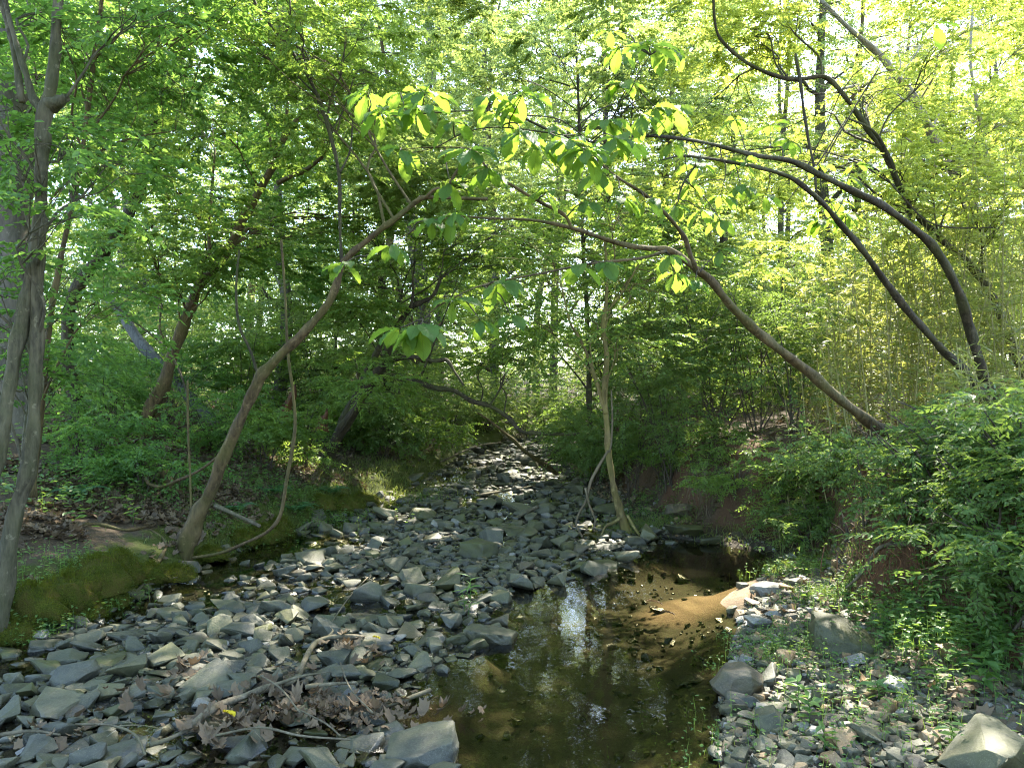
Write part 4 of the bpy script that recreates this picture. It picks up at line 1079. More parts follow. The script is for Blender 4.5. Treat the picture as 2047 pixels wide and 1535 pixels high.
def rock_mesh(kind, i, mt):
    key = (kind, i, mt)
    if key not in MESHC:
        V, Fs = HIRES[kind][i]
        g = Geo(); g.add(V, Fs, 0, True)
        me = g.mesh("rock", [RK[mt]])
        MESHC[key] = me
    return MESHC[key]
PLACED = []          # x, y, radius of stones already there
LAND = []            # landmark stones: phrase, px, py
ROCKS = []
def put_rock(c, size, kind, i, mt, yaw, tilt=(0, 0)):
    o = bpy.data.objects.new("rock", rock_mesh(kind, i, mt))
    COL.objects.link(o)
    o.location = [float(v) for v in c]; o.scale = [float(v) for v in size]; o.rotation_euler = (tilt[0], tilt[1], yaw)
    return o
for (px, pyb, wp, hp, kind, i, mt, yaw, tilt, label, phrase) in [
    (842, 1550, 150, 92, 'brick', 0, 'slate', .12, (.0, -.05), "big smooth grey boulder lying half in the pool at the picture's bottom edge", "the big smooth boulder"),
    (980, 1308, 108, 66, 'brick', 0, 'olive', 3.0, (.0, .0), "rounded blocky boulder at the edge of the green pool", "the rounded pool-edge boulder"),
    (957, 1132, 82, 62, 'cube', 0, 'moss', .0, (.0, .0), "mossy cube-shaped boulder with an olive face in mid-stream", "the mossy cube boulder"),
    (888, 1200, 70, 84, 'wedge', 3, 'moss', 1.8, (.25, .1), "tall brown-green wedge of rock behind the flat-topped block", "the tall green wedge"),
    (838, 1208, 72, 54, 'flat', 0, 'olive', 3.0, (.0, .0), "flat-topped grey block in front of the tall green wedge", "the flat-topped block"),
    (405, 1388, 120, 66, 'slate', 0, 'slate', .25, (.0, .0), "large dark slate slab tilted up out of the shallows", "the tilted slate slab"),
    (1697, 1330, 138, 112, 'mossy', 0, 'moss', .0, (.0, .0), "huge dark mossy boulder on the gravel bar before the sunlit patch", "the huge mossy boulder"),
    (1475, 1412, 112, 92, 'cobble', 0, 'brown', .3, (0, 0), "round brown boulder standing in the water's edge of the gravel bar", "the round brown boulder"),
    (1487, 1424, 70, 46, 'cobble', 3, 'slate', -.2, (.1, 0), "grey cobble leaning on the front of the round brown boulder", "the leaning grey cobble"),
    (1572, 1345, 46, 54, 'wedge', 4, 'tan', 1.2, (.1, .2), "small upright pinkish wedge between the round and the mossy boulders", "the upright pinkish wedge"),
    (1932, 1340, 92, 58, 'cobble', 2, 'tan', .2, (0, .1), "orange-tan boulder under the clay bank", "the orange-tan boulder"),
    (1192, 1150, 84, 32, 'slab', 3, 'moss', .15, (0, .08), "dark ledge stone where the stones meet the pool", "the dark ledge stone"),
    (1078, 1245, 66, 44, 'wedge', 0, 'slate', .2, (0, .1), "low grey wedge tipped into the pool's left edge", "the low grey wedge"),
    (1008, 1345, 48, 42, 'block', 0, 'slate', -.4, (.1, -.1), "small broken block standing in the pool in front of the rounded boulder", "the small pool block"),
    (492, 1545, 96, 82, 'block', 3, 'slate', .7, (.3, -.1), "big angular grey rock beside the yellow leaf", "the big angular rock"),
    (590, 1545, 72, 56, 'block', 5, 'slate', -.5, (.2, 0), "greenish grey rock right of the big angular one", "the greenish bottom rock"),
    (95, 1440, 118, 46, 'slab', 4, 'olive', -.35, (.1, .15), "long flat grey slab slanting by the picture's corner", "the slanting corner slab"),
    (175, 1350, 116, 34, 'slab', 1, 'moss', .25, (0, .05), "long narrow dark slab across the shallow water", "the long narrow slab"),
    (1536, 1198, 74, 42, 'cobble', 4, 'pale', .1, (0, 0), "white rounded boulder in full sun at the sand's edge", "the white sunlit boulder"),
    (1512, 1272, 62, 50, 'block', 1, 'pale', .6, (.1, .1), "pale broken block on the toe of the gravel bar", "the pale broken block"),
    (440, 1232, 50, 36, 'wedge', 2, 'olive', .2, (.1, .1), "wedge stone with a sunlit top in the left-hand shallows", "the sunlit wedge"),
    (416, 1262, 58, 26, 'cobble', 5, 'slate', 0, (0, 0), "oval grey stone in the water below the sunlit wedge", "the oval grey stone"),
    (803, 1362, 62, 28, 'cobble', 1, 'slate', .3, (0, 0), "smooth pale stone at the near corner of the pool", "the smooth pool-corner stone"),
    (1378, 1378, 60, 32, 'wedge', 5, 'slate', .2, (.05, .1), "dark pointed stone in the pool left of the round brown boulder", "the dark pointed stone"),
    (1372, 1096, 84, 40, 'slab', 5, 'moss', -.1, (0, .05), "long mossy ledge at the back of the pool", "the back ledge"),
    (1420, 1098, 50, 24, 'slab', 2, 'moss', .1, (0, 0), "short mossy ledge beside the long one at the back of the pool", "the short back ledge"),
    (1358, 1045, 50, 46, 'block', 4, 'brown', .5, (.1, 0), "brown boulder in the shade of the undercut bank", "the shaded bank boulder"),
    (1090, 1035, 44, 34, 'cobble', 0, 'slate', .2, (.1, 0), "upright rounded stone near the slim tree's far side", "the upright rounded stone"),
    (1035, 1036, 56, 38, 'block', 2, 'olive', .4, (0, .1), "pale green block left of the upright rounded stone", "the pale green block"),
    (665, 1342, 66, 46, 'slab', 3, 'slate', -.3, (.3, .1), "smooth slate face under the curved stick", "the slate under the stick"),
    (690, 1372, 70, 44, 'block', 1, 'slate', .5, (.1, .1), "angular dark grey rock at the foot of the curved stick", "the dark rock by the stick"),
    (885, 1345, 1, 1, 'cobble', 1, 'slate', 0, (0, 0), "", ""),
    (640, 1475, 1, 1, 'cobble', 1, 'slate', 0, (0, 0), "", ""),
    (460, 1400, 74, 34, 'slab', 4, 'slate', .05, (.1, 0), "grey slab in front of the tilted slate slab", "the grey front slab"),
    (480, 1385, 66, 36, 'block', 2, 'slate', .1, (.1, 0), "long grey block right of the tilted slate slab", "the long grey block"),
    (730, 1268, 40, 42, 'block', 3, 'olive', .8, (0, .2), "upright olive stone amid the wet riffle", "the upright olive stone"),
    (775, 1270, 48, 46, 'wedge', 1, 'olive', 2.2, (.3, 0), "leaning olive wedge at the top of the pool", "the leaning olive wedge"),
    (912, 1300, 54, 40, 'block', 0, 'moss', .2, (0, .1), "dark rock wedged against the rounded pool-edge boulder", "the dark wedged rock"),
    (1990, 1560, 170, 110, 'slab', 1, 'olive', .5, (.1, .1), "large pale grey rock in the picture's bottom corner under the clay bank", "the corner rock"),
    (1225, 1255, 44, 16, 'slab', 4, 'olive', 0, (0, 0), "flat stone just breaking the pool surface by the sandbank", "the flat pool stone"),
    (825, 965, 44, 24, 'block', 5, 'moss', .2, (0, 0), "dark block beneath the grassy bank", "the dark bank block"),
]:
    if not label: continue
    b = G(px, pyb - .2 * hp)
    Y = b[1]; W = wp / F * Y; Hh = max(.72 * hp / F * Y, .04)
    b = G(px, min(pyb - .22 * hp, 1540)); 
    c = A([b[0], b[1] + .12 * W, H1(b[0], b[1]) + Hh * .33])
    o = put_rock(c, (W, W * 1.0, Hh), kind, i, mt, yaw, tilt)
    o.name = "boulder" if wp > 90 else "rock"
    tag(o, label, "boulder" if wp > 90 else "rock", "stones in the creek")
    PLACED.append((c[0], c[1], W * .42))
    LAND.append((phrase, px, pyb - hp / 2)); ROCKS.append(o)

cand = []
def zone_pts(n, x0, x1, y0, y1):
    return np.stack([RNG.uniform(x0, x1, n), y0 + (y1 - y0) * RNG.uniform(0, 1, n)], 1)
Q = np.vstack([zone_pts(30000, -4, 3, 2.5, 9), zone_pts(15000, -3.2, 3, 8.5, 22)])
xl_, xr_, xb_, xp_ = edges(Q[:, 1])
inchan = (Q[:, 0] > xl_ - .05) & (Q[:, 0] < xr_ + .1)
poolm = (Q[:, 0] > xp_ - .05) & (Q[:, 1] < 8.0) & inchan
bar = (Q[:, 0] >= xr_) & (Q[:, 0] < xb_ + .1) & (Q[:, 1] < 7)
trench = (Q[:, 0] < xl_ + .75) & (Q[:, 1] > 4.9) & (Q[:, 1] < 7.6)
cls = RNG.choice(4, len(Q), p=[.014, .14, .42, .426])
d = A([.20, .130, .084, .054])[cls] * np.exp(RNG.normal(0, .15, len(Q)))
far_ = Q[:, 1] > 8.3
d = np.where(far_, d * np.clip(1.15 + .03 * (Q[:, 1] - 8.3), 1, 1.6), d); d = np.where(bar, d * .72, d)
sub = RNG.uniform(0, 1, len(Q)) < np.where(far_, .8, .85)
Q, d, xl_, xr_, xb_, xp_, inchan, poolm, bar, trench = [v[sub] for v in (Q, d, xl_, xr_, xb_, xp_, inchan, poolm, bar, trench)]
keep = (inchan & ~poolm & ~(trench & (RNG.uniform(0, 1, len(Q)) < .6))) | (poolm & (RNG.uniform(0, 1, len(Q)) < .006)) | (bar & (RNG.uniform(0, 1, len(Q)) < .75))
# calm shallow patches between the riffles
calm = vnoise(Q[:, 0], Q[:, 1], .9, 33, 2) > .55
keep &= ~(calm & ~bar & (RNG.uniform(0, 1, len(Q)) < .75))
Q, d, bar, poolm = Q[keep], d[keep], bar[keep], poolm[keep]
order = np.argsort(-d)
px_, py_, pr_ = [list(v) for v in zip(*PLACED)]
ax, ay, ar = np.zeros(9900), np.zeros(9900), np.zeros(9900)
n0 = len(px_); ax[:n0], ay[:n0], ar[:n0] = px_, py_, pr_
sel = []
for k in order:
    x, y, r = Q[k, 0], Q[k, 1], d[k] * .5
    dd = (ax[:n0] - x) ** 2 + (ay[:n0] - y) ** 2
    if np.any(dd < (.70 * (ar[:n0] + r)) ** 2): continue
    ax[n0], ay[n0], ar[n0] = x, y, r; n0 += 1; sel.append(k)
    if n0 >= 7000: break
info = []
for k in sel:
    x, y = Q[k]
    kind = RNG.choice(KINDS_R, p=[.42, .25, .16, .17])
    hz = d[k] * {'slab': RNG.uniform(.2, .36), 'block': RNG.uniform(.45, .7), 'wedge': RNG.uniform(.45, .75), 'cobble': RNG.uniform(.38, .6)}[kind]
    if bar[k]: mt = RNG.choice(['olive', 'tan', 'pale', 'brown', 'slate'], p=[.44, .12, .06, .24, .14])
    elif y > 8.3: mt = RNG.choice(['slate', 'olive', 'pale', 'moss'], p=[.42, .36, .05, .17])
    else: mt = RNG.choice(['slate', 'olive', 'moss', 'pale', 'brown'], p=[.50, .36, .09, .01, .04])
    z = H1(x, y) + hz * .30
    q = to_px((x, y, z))
    vis = d[k] / y if (0 < q[0] < 2047 and 0 < q[1] < 1545) else 0
    info.append((vis, x, y, z, d[k], hz, kind, mt, q))
info.sort(key=lambda v: -v[0])
NIND = 300 - len(ROCKS) - 4
SINGLE = []
for (vis, x, y, z, dd, hz, kind, mt, q) in info[:NIND]:
    o = put_rock((x, y, z), (dd, dd * RNG.uniform(.8, 1.25), hz), kind, int(RNG.integers(6)), mt, RNG.uniform(0, 6.28), (RNG.normal(0, .20), RNG.normal(0, .20)))
    SINGLE.append((o, dd, kind, mt, q))
def rotz(V, a, t1, t2):
    ca, sa = math.cos(a), math.sin(a)
    Mx = A([[1, 0, 0], [0, math.cos(t1), -math.sin(t1)], [0, math.sin(t1), math.cos(t1)]])
    My = A([[math.cos(t2), 0, math.sin(t2)], [0, 1, 0], [-math.sin(t2), 0, math.cos(t2)]])
    return V @ (A([[ca, -sa, 0], [sa, ca, 0], [0, 0, 1]]) @ My @ Mx).T
mats = list(RK)
g = Geo()
for (vis, x, y, z, dd, hz, kind, mt, q) in info[NIND:]:
    V, Fs = LOWRES[kind][int(RNG.integers(5))]
    V = rotz(V * A([dd, dd * RNG.uniform(.75, 1.25), hz]), RNG.uniform(0, 6.28), RNG.normal(0, .15), RNG.normal(0, .15)) + A([x, y, z])
    g.add(V, Fs, mats.index(mt), True, RNG.uniform(0, 1))
tag(g.build("creek_stones", [RK[k] for k in mats]), "countless smaller grey stones filling the creek bed", "stones", kind='stuff')
# fine gravel
g = Geo()
Q = np.vstack([zone_pts(12000, -4, 2.6, 2.4, 8), zone_pts(9000, .6, 2.9, 2.4, 6.8), zone_pts(4000, -3, 2, 8, 14)])
xl_, xr_, xb_, xp_ = edges(Q[:, 1])
ok = (Q[:, 0] > xl_) & (Q[:, 0] < xb_ + .15) & ~((Q[:, 0] > xp_) & (Q[:, 0] < xr_ - .02) & (Q[:, 1] < 8) & ((RNG.uniform(0, 1, len(Q)) > .08) | (sandbank(Q[:, 0], Q[:, 1]) > .2)))
Q = Q[ok]; hz_ = H(Q[:, 0], Q[:, 1]); xr_ = xr_[ok]
for k in range(len(Q)):
    V, Fs = TINY[k % 6]
    s = np.exp(RNG.normal(math.log(.026), .45)) * (1.25 if Q[k, 0] > xr_[k] else 1)
    mt = RNG.choice(['olive', 'tan', 'pale', 'brown'], p=[.5, .15, .12, .23]) if Q[k, 0] > xr_[k] else RNG.choice(['slate', 'olive', 'pale'], p=[.5, .42, .08])
    g.add(rotz(V * A([s, s * .85, s * .55]), RNG.uniform(0, 6.28), RNG.normal(0, .2), RNG.normal(0, .2)) + A([Q[k, 0], Q[k, 1], hz_[k] + .2 * s]), Fs, mats.index(mt), False, RNG.uniform(0, 1))
tag(g.build("gravel", [RK[k] for k in mats]), "fine gravel between the stones and on the bar", "gravel", kind='stuff')

# ================================================================== LEAF LITTER, MOSS, GRASS, HERBS
def lobed(geo, Pt, size, yaw, tilt, curl, rnd, m=0):
    n = len(Pt)
    a = A([0, 25, 50, 75, 105, 140, 180, 220, 255, 285, 310, 335]) * math.pi / 180
    rr = A([1.0, .64, .88, .62, .80, .55, .34, .55, .80, .62, .88, .64])
    x = np.cos(a) * rr * .5; y = np.sin(a) * rr * .5
    L = np.stack([x, y, np.zeros(12)], 1)
    L = np.vstack([[0, 0, 0], L])
    z = (L[:, 0] ** 2 + L[:, 1] ** 2)
    V = np.zeros((n, 13, 3))
    ca, sa = np.cos(yaw)[:, None], np.sin(yaw)[:, None]
    lx, ly = L[None, :, 0], L[None, :, 1]
    lz = z[None] * curl[:, None] * 1.6 + lx * tilt[:, None] + ly * tilt[::-1][:, None] + RNG.normal(0, .04, (n, 13))
    V[..., 0] = lx * ca - ly * sa; V[..., 1] = lx * sa + ly * ca; V[..., 2] = lz
    V = V * size[:, None, None] + Pt[:, None]
    idx = np.arange(n)[:, None] * 13
    fs = np.vstack([idx + A([0, 1 + i, 1 + (i + 1) % 12]) for i in range(12)])
    geo.add(V.reshape(-1, 3), fs, m, False, np.repeat(rnd, 13))
def litter(geo, Q, smin, smax, lift=.012):
    n = len(Q)
    Pt = np.column_stack([Q, H(Q[:, 0], Q[:, 1]) + lift + RNG.uniform(0, .02, n)])
    lobed(geo, Pt, RNG.uniform(smin, smax, n), RNG.uniform(0, 6.28, n), RNG.normal(0, .35, n), RNG.uniform(-.5, 1.0, n), RNG.uniform(0, 1, n))
g = Geo()
Q = np.vstack([zone_pts(24000, -7, -2, 3.5, 11), zone_pts(12000, -9, 0, 8, 18), zone_pts(2500, 1, 3.2, 3, 7), zone_pts(3500, 1, 7, 7, 15)])
xl_, xr_, xb_, xp_ = edges(Q[:, 1])
onl = (Q[:, 0] < xl_ - .12) & (RNG.uniform(0, 1, len(Q)) < sstep(0, .9, xl_ - Q[:, 0]) * .9 + .1) & (vnoise(Q[:, 0], Q[:, 1], .8, 41, 2) > -.35)
onr = (Q[:, 0] > xb_ - .5) & (RNG.uniform(0, 1, len(Q)) < .45)
litter(g, Q[onl | onr], .05, .13)
# the drift pile of leaves and twigs on the near stones
c = G(660, 1445)
Qd = A([c[:2] + RNG.normal(0, 1, 2) * A([.30, .09]) for _ in range(260)])
Pt = np.column_stack([Qd, np.maximum(H(Qd[:, 0], Qd[:, 1]), 0) + .03 + RNG.uniform(0, .06, len(Qd)) * np.exp(-((Qd[:, 0] - c[0]) / .4) ** 2)])
lobed(g, Pt, RNG.uniform(.025, .085, len(Qd)), RNG.uniform(0, 6.28, len(Qd)), RNG.normal(0, .45, len(Qd)), RNG.uniform(-1.2, 2.0, len(Qd)), RNG.uniform(0, 1, len(Qd)))
for (px, py, n, s) in [(745, 1330, 16, .06), (560, 1400, 40, .14), (450, 1490, 50, .12), (300, 1400, 14, .12), (130, 1480, 16, .12), (380, 1350, 20, .08), (690, 1310, 14, .07)]:
    c = G(px, py); Qd = c[:2] + RNG.normal(0, s, (n, 2))
    Pt = np.column_stack([Qd, np.maximum(H(Qd[:, 0], Qd[:, 1]), 0) + .03 + RNG.uniform(0, .05, n)])
    lobed(g, Pt, RNG.uniform(.045, .10, n), RNG.uniform(0, 6.28, n), RNG.normal(0, .6, n), RNG.uniform(-.6, 1.2, n), RNG.uniform(0, 1, n))
tag(g.build("fallen_leaves", [LF['dry']]), "dry brown fallen leaves over the banks and the drift pile", "fallen leaves", kind='stuff')

# moss cushions along the left lip
g = Geo()
m, t, o = mat("green_moss")
pos = geo_pos(t); f1 = noise_n(t, 120, 4, .7, pos); f2 = noise_n(t, 9, 3, .6, pos)
col = mixc(t, ramp(t, f1, [(.3, (0, 0, 0)), (.7, (1, 1, 1))]), (.018, .026, .004), (.105, .125, .016))
col = mixc(t, ramp(t, f2, [(.42, (0, 0, 0)), (.62, (.7, .7, .7))]), col, (.11, .085, .022))
p = bsdf(t, col, .95, .1, f1, 1.0, .02); t.links.new(p.outputs[0], o.inputs[0])
def dome(geo, c, rx, ry, rz, seed):
    nu, nv = 40, 14
    u, v = np.meshgrid(np.linspace(0, 2 * math.pi, nu, endpoint=False), np.linspace(0, math.pi * .56, nv))
    dx, dy, dz = np.sin(v) * np.cos(u), np.sin(v) * np.sin(u), np.cos(v)
    X, Y = c[0] + dx * rx, c[1] + dy * ry
    k = 1 + .38 * vnoise(X * 3, Y * 3 + dz * .5, .5, seed, 3) + .10 * vnoise(X, Y + dz * .1, .04, seed, 2)
    Vv = np.stack([c[0] + dx * rx * k, c[1] + dy * ry * k, c[2] + dz * rz * k], -1).reshape(-1, 3)
    i, j = np.meshgrid(np.arange(nv - 1), np.arange(nu), indexing='ij')
    geo.add(Vv, np.stack([i * nu + j, (i + 1) * nu + j, (i + 1) * nu + (j + 1) % nu, i * nu + (j + 1) % nu], -1).reshape(-1, 4), 0, True)
    return Vv
fz = []
for k, (px, py, sx, sz) in enumerate([(60, 1225, .30, .16), (130, 1200, .30, .20), (195, 1165, .30, .18), (245, 1150, .22, .17), (160, 1235, .2, .14), (300, 1150, .22, .09), (350, 1148, .2, .08), (520, 1075, .25, .15), (555, 1065, .22, .16), (480, 1080, .2, .1), (685, 1012, .35, .14), (640, 1010, .3, .12), (210, 1210, .2, .12), (415, 1110, .2, .08), (20, 1265, .2, .12), (720, 1000, .3, .1)]):
    c = G(px, py); c[2] = H1(c[0], c[1]) - .02
    Vv = dome(g, c, sx * .82, sx * .7, sz * 1.05, k)
    pk = Vv[RNG.integers(0, len(Vv), 2600)] + RNG.normal(0, .014, (2600, 3))
    fz.append((pk, unit(pk - c + RNG.normal(0, .12, pk.shape))))
pk = np.vstack([a for a, b in fz]); dn = np.vstack([b for a, b in fz])
leaves(g, pk, dn + A([0, 0, .25]), RNG.normal(0, 1, pk.shape), RNG.uniform(.010, .036, len(pk)), RNG.uniform(.003, .006, len(pk)), 1, 'kite', None, False)
lm_moss = leaf_mat("moss_tip", (.05, .065, .008), (.11, .125, .018), (.14, .17, .01), (.22, .24, .02), .35, .8, .1)
tag(g.build("moss", [m, lm_moss]), "olive green moss cushions over the lip of the creek bank", "moss", kind='stuff')

# grass
g = Geo()
def grass(c, r, n, h0, h1, sq=1.0):
    Qg = c[:2] + RNG.normal(0, 1, (n, 2)) * A([r, r * sq])
    Pt = np.column_stack([Qg, H(Qg[:, 0], Qg[:, 1]) - .01])
    D = RNG.normal(0, .38, (n, 3)); D[:, 2] = 1
    leaves(g, Pt, D, RNG.normal(0, 1, (n, 3)), RNG.uniform(h0, h1, n), RNG.uniform(.004, .008, n), 0, 'blade', None, False)
for (px, py, r, n, a, b) in [(720, 990, .45, 900, .12, .32), (770, 965, .5, 1000, .14, .34), (820, 950, .5, 800, .14, .34), (690, 1000, .35, 500, .1, .25), (860, 930, .5, 500, .15, .3), (470, 1085, .16, 420, .08, .2), (440, 1100, .15, 350, .07, .18), (600, 1040, .3, 500, .1, .22), (650, 1025, .3, 500, .1, .24),
                             (1258, 1058, .25, 600, .08, .2), (1290, 1050, .3, 500, .08, .2), (1240, 1060, .15, 260, .06, .16), (1320, 1040, .3, 350, .08, .2), (1600, 1130, .22, 500, .1, .26), (1640, 1120, .2, 400, .1, .28), (1560, 1125, .14, 220, .08, .2), (1480, 1070, .3, 300, .1, .3), (1150, 1000, .35, 250, .08, .2), (350, 1090, .3, 120, .06, .15), (560, 1005, .4, 260, .1, .2), (1700, 1130, .2, 250, .1, .25)]:
    grass(G(px, py), r, n, a, b, .7)
tag(g.build("grass", [LF['grass']]), "thin green grass on the banks and around the slim tree's foot", "grass", kind='stuff')

# low herbs that cover the ground
g = Geo()
def herbs(px, py, r, n, s, rows=3):
    c = G(px, py)
    Qh = c[:2] + RNG.normal(0, 1, (n, 2)) * A([r, r * .7])
    z = H(Qh[:, 0], Qh[:, 1]); hh = RNG.uniform(.02, .16, n) * (s / .03)
    Pt = np.column_stack([Qh, z + hh])
    for k in range(rows):
        az = RNG.uniform(0, 6.28, n)
        leaves(g, Pt - A([0, 0, .03]) * k + RNG.normal(0, .01, (n, 3)), np.stack([np.cos(az), np.sin(az), RNG.uniform(-.3, .3, n)], 1), A([0, 0, 1]) + RNG.normal(0, .3, (n, 3)), RNG.uniform(.7, 1.3, n) * s, RNG.uniform(.4, .7, n) * s, 0, 'fold', None, False)
    st = Pt.copy(); st[:, 2] = z
    leaves(g, st, Pt - st + RNG.normal(0, .01, (n, 3)), RNG.normal(0, 1, (n, 3)), hh + .01, np.full(n, .003), 0, 'kite', None, False)
for a in [(30, 1230, .16, 260, .028), (60, 1250, .14, 200, .026), (15, 1260, .12, 200, .026), (120, 1160, .25, 160, .028), (200, 1150, .2, 120, .028), (480, 1060, .3, 160, .03), (600, 1010, .5, 260, .035), (300, 980, .5, 200, .035), (180, 960, .5, 200, .035), (400, 960, .4, 150, .035), (520, 960, .5, 220, .035), (560, 990, .4, 160, .035), (90, 1000, .4, 140, .035),
          (1560, 1290, .25, 200, .022), (1620, 1300, .2, 150, .022), (1520, 1320, .12, 60, .022), (1700, 1400, .35, 130, .024), (1600, 1340, .2, 90, .022), (1850, 1370, .25, 90, .025), (1680, 1190, .18, 420, .016), (1650, 1200, .15, 260, .016), (1590, 1150, .2, 160, .03), (1640, 1150, .2, 160, .03), (1720, 1150, .2, 120, .035), (1850, 1220, .3, 200, .035), (1950, 1250, .3, 260, .04), (2000, 1330, .15, 160, .045), (1950, 1200, .25, 260, .045), (2020, 1180, .2, 260, .05), (1900, 1160, .3, 240, .045), (1820, 1130, .3, 220, .04),
          (1290, 1030, .3, 180, .028), (1400, 1010, .4, 160, .03), (850, 1000, .3, 80, .03), (1180, 950, .5, 180, .035), (1240, 930, .5, 260, .04), (1330, 960, .3, 160, .04), (1450, 1500, .3, 60, .02), (1650, 1480, .4, 110, .022), (1860, 1450, .3, 110, .026)]:
    herbs(*a)
# general woodland floor
Qh = np.vstack([zone_pts(9000, -12, 0, 6, 22), zone_pts(7000, 1.5, 14, 5, 22)])
xl_, xr_, xb_, xp_ = edges(Qh[:, 1])
Qh = Qh[((Qh[:, 0] < xl_ - .8) | (Qh[:, 0] > xb_ + .4)) & (vnoise(Qh[:, 0], Qh[:, 1], 1.4, 51, 2) > -.1)]
n = len(Qh); z = H(Qh[:, 0], Qh[:, 1])
for k in range(3):
    az = RNG.uniform(0, 6.28, n)
    leaves(g, np.column_stack([Qh, z + RNG.uniform(.03, .28, n)]), np.stack([np.cos(az), np.sin(az), RNG.uniform(-.2, .3, n)], 1), A([0, 0, 1]) + RNG.normal(0, .3, (n, 3)), RNG.uniform(.04, .08, n), RNG.uniform(.02, .045, n), 0, 'fold', None, False)
tag(g.build("ground_cover", [LF['herb']]), "small green herbs carpeting the banks and the gravel bar", "ground cover", kind='stuff')

# ferns
def fern(px, py, nf, L, label):
    b = G(px, py); b[2] = H1(b[0], b[1])
    g = Geo()
    for k in range(nf):
        az = k * 6.28 / nf + RNG.normal(0, .2)
        h = A([math.cos(az), math.sin(az), 0])
        s = np.linspace(.12, 1, 22)
        ax = b + np.outer(s * L * .8, h); ax[:, 2] += L * (.75 * s - .62 * s ** 2)
        side = A([-h[1], h[0], 0])
        for sg in (-1, 1):
            leaves(g, ax, sg * side + .35 * h + A([0, 0, -.1]), np.tile(A([0, 0, 1.0]), (22, 1)) + RNG.normal(0, .1, (22, 3)), L * .30 * (1.02 - s) + .015, np.full(22, L * .045), 0, 'kite', None, False)
        tube(g, [(*b, .002), (*ax[10], .0018), (*ax[-1], .001)], 3, 4, 0, 0, cap=False)
    tag(g.build("fern", [LF['fern']]), label, "fern", "ferns on the left bank")
for a in [(590, 1020, 8, .34, "fern on the bank above the bare log"), (470, 1020, 7, .3, "fern right behind the foot of the arching tree"), (545, 985, 8, .32, "fern by the crooked creeping vine"), (150, 990, 8, .36, "fern beside the forked grey tree's foot"), (660, 985, 7, .34, "fern at the edge of the grassy bank")]:
    fern(*a)

# single seedlings and weeds
def weed(px, py, h, L, n, label, leaf='herb', cat="weed", wd=.42, narrow=False):
    b = G(px, py); b[2] = H1(b[0], b[1]) - .01
    root = thing("weed", b, label, cat, "weeds among the stones")
    s, l = Geo(), Geo()
    tip = b + A([RNG.normal(0, .06) * h, RNG.normal(0, .06) * h, h])
    c = tube(s, [(*b, .003), (*((b + tip) / 2 + A([.01, 0, 0])), .0025), (*tip, .0015)], 5, 6, 0, 0)
    k = np.arange(n); f = .3 + .7 * (k + 1) / n
    idx = np.minimum((f * (len(c) - 1)).astype(int), len(c) - 1)
    az = k * 2.4 + RNG.uniform(0, 6)
    D = np.stack([np.cos(az), np.sin(az), RNG.uniform(-.25, .55, n)], 1)
    leaves(l, c[idx, :3], D, A([0, 0, 1]) + RNG.normal(0, .15, (n, 3)), L * RNG.uniform(.7, 1.1, n), L * wd * RNG.uniform(.8, 1.1, n), 0, 'lance' if narrow else 'fold', None, False)
    s.build("stem", [LF[leaf]], root); l.build("foliage", [LF[leaf]], root)
for a, k in [((935, 1235, .30, .13, 16, "tall bright green weed growing among the stones by the pool"), dict(wd=.16, narrow=True)),
             ((928, 1232, .2, .1, 10, "shorter narrow-leaved weed at the foot of the tall bright one"), dict(wd=.18, narrow=True)),
             ((1592, 1410, .13, .075, 9, "leafy seedling near the front of the round brown boulder"), {}), ((1615, 1450, .14, .08, 9, "broad-leaved seedling lower on the gravel bar"), {}),
             ((1755, 1400, .10, .08, 7, "low spreading seedling on the gravel below the huge mossy boulder"), {}), ((1545, 1305, .10, .05, 6, "pale two-leaved sprout beside the upright pinkish wedge"), {}),
             ((1645, 1505, .12, .07, 8, "seedling at the bottom of the gravel bar"), {}), ((1870, 1390, .16, .08, 10, "leafy weed under the orange-tan boulder"), {}),
             ((1965, 1390, .2, .1, 12, "broad weed near the bush in the corner"), {}), ((1905, 1500, .12, .07, 8, "seedling beside the large corner rock"), {}),
             ((1795, 1215, .12, .06, 5, "lone heart-leaved sprout before the clay hollow"), dict(wd=.8)), ((1560, 1215, .08, .045, 8, "sunlit sprout behind the pale broken block"), {}),
             ((240, 1175, .08, .06, 5, "heart-leaved sprout on the moss above the water"), dict(wd=.8)), ((527, 1210, .05, .045, 6, "tiny yellow-green sprout among the left-hand stones"), {}),
             ((265, 1050, .2, .09, 8, "young leafy seedling in the dry leaves"), {})]:
    weed(*a, **k)

# ================================================================== STICKS, ROOTS, SINGLE LEAVES
def stick(pts, w0, w1, label, lift=.03, bk_='stick', name="fallen_branch", forks=()):
    """pts: pixels along the branch, laid on whatever ground or stone is there"""
    rows = []
    for k, (px, py, *ex) in enumerate(pts):
        b = G(px, py); z = max(b[2], float(wl(b[1]))) + lift + (ex[0] if ex else 0)
        f = k / (len(pts) - 1); wd = w0 * (1 - f) + w1 * f
        b = P(px, py, b[1] - (z - b[2]) * .0)
        rows.append((b[0], b[1], z, .5 * wd / F * b[1]))
    g = Geo(); c = tube(g, rows, 7, 5, 0, .12)
    for (f, dx, dy, dz, L) in forks:
        a = c[int(f * (len(c) - 1))]; d = unit(A([dx, dy, dz]))
        tube(g, [(*a[:3], a[3] * .6), (*(a[:3] + d * L * .5 + A([0, 0, .01])), a[3] * .45), (*(a[:3] + d * L + RNG.normal(0, .02, 3)), .0012)], 5, 4, 0, .1)
    tag(g.build(name, [BK[bk_]]), label, "branch", "dead branches on the stones")
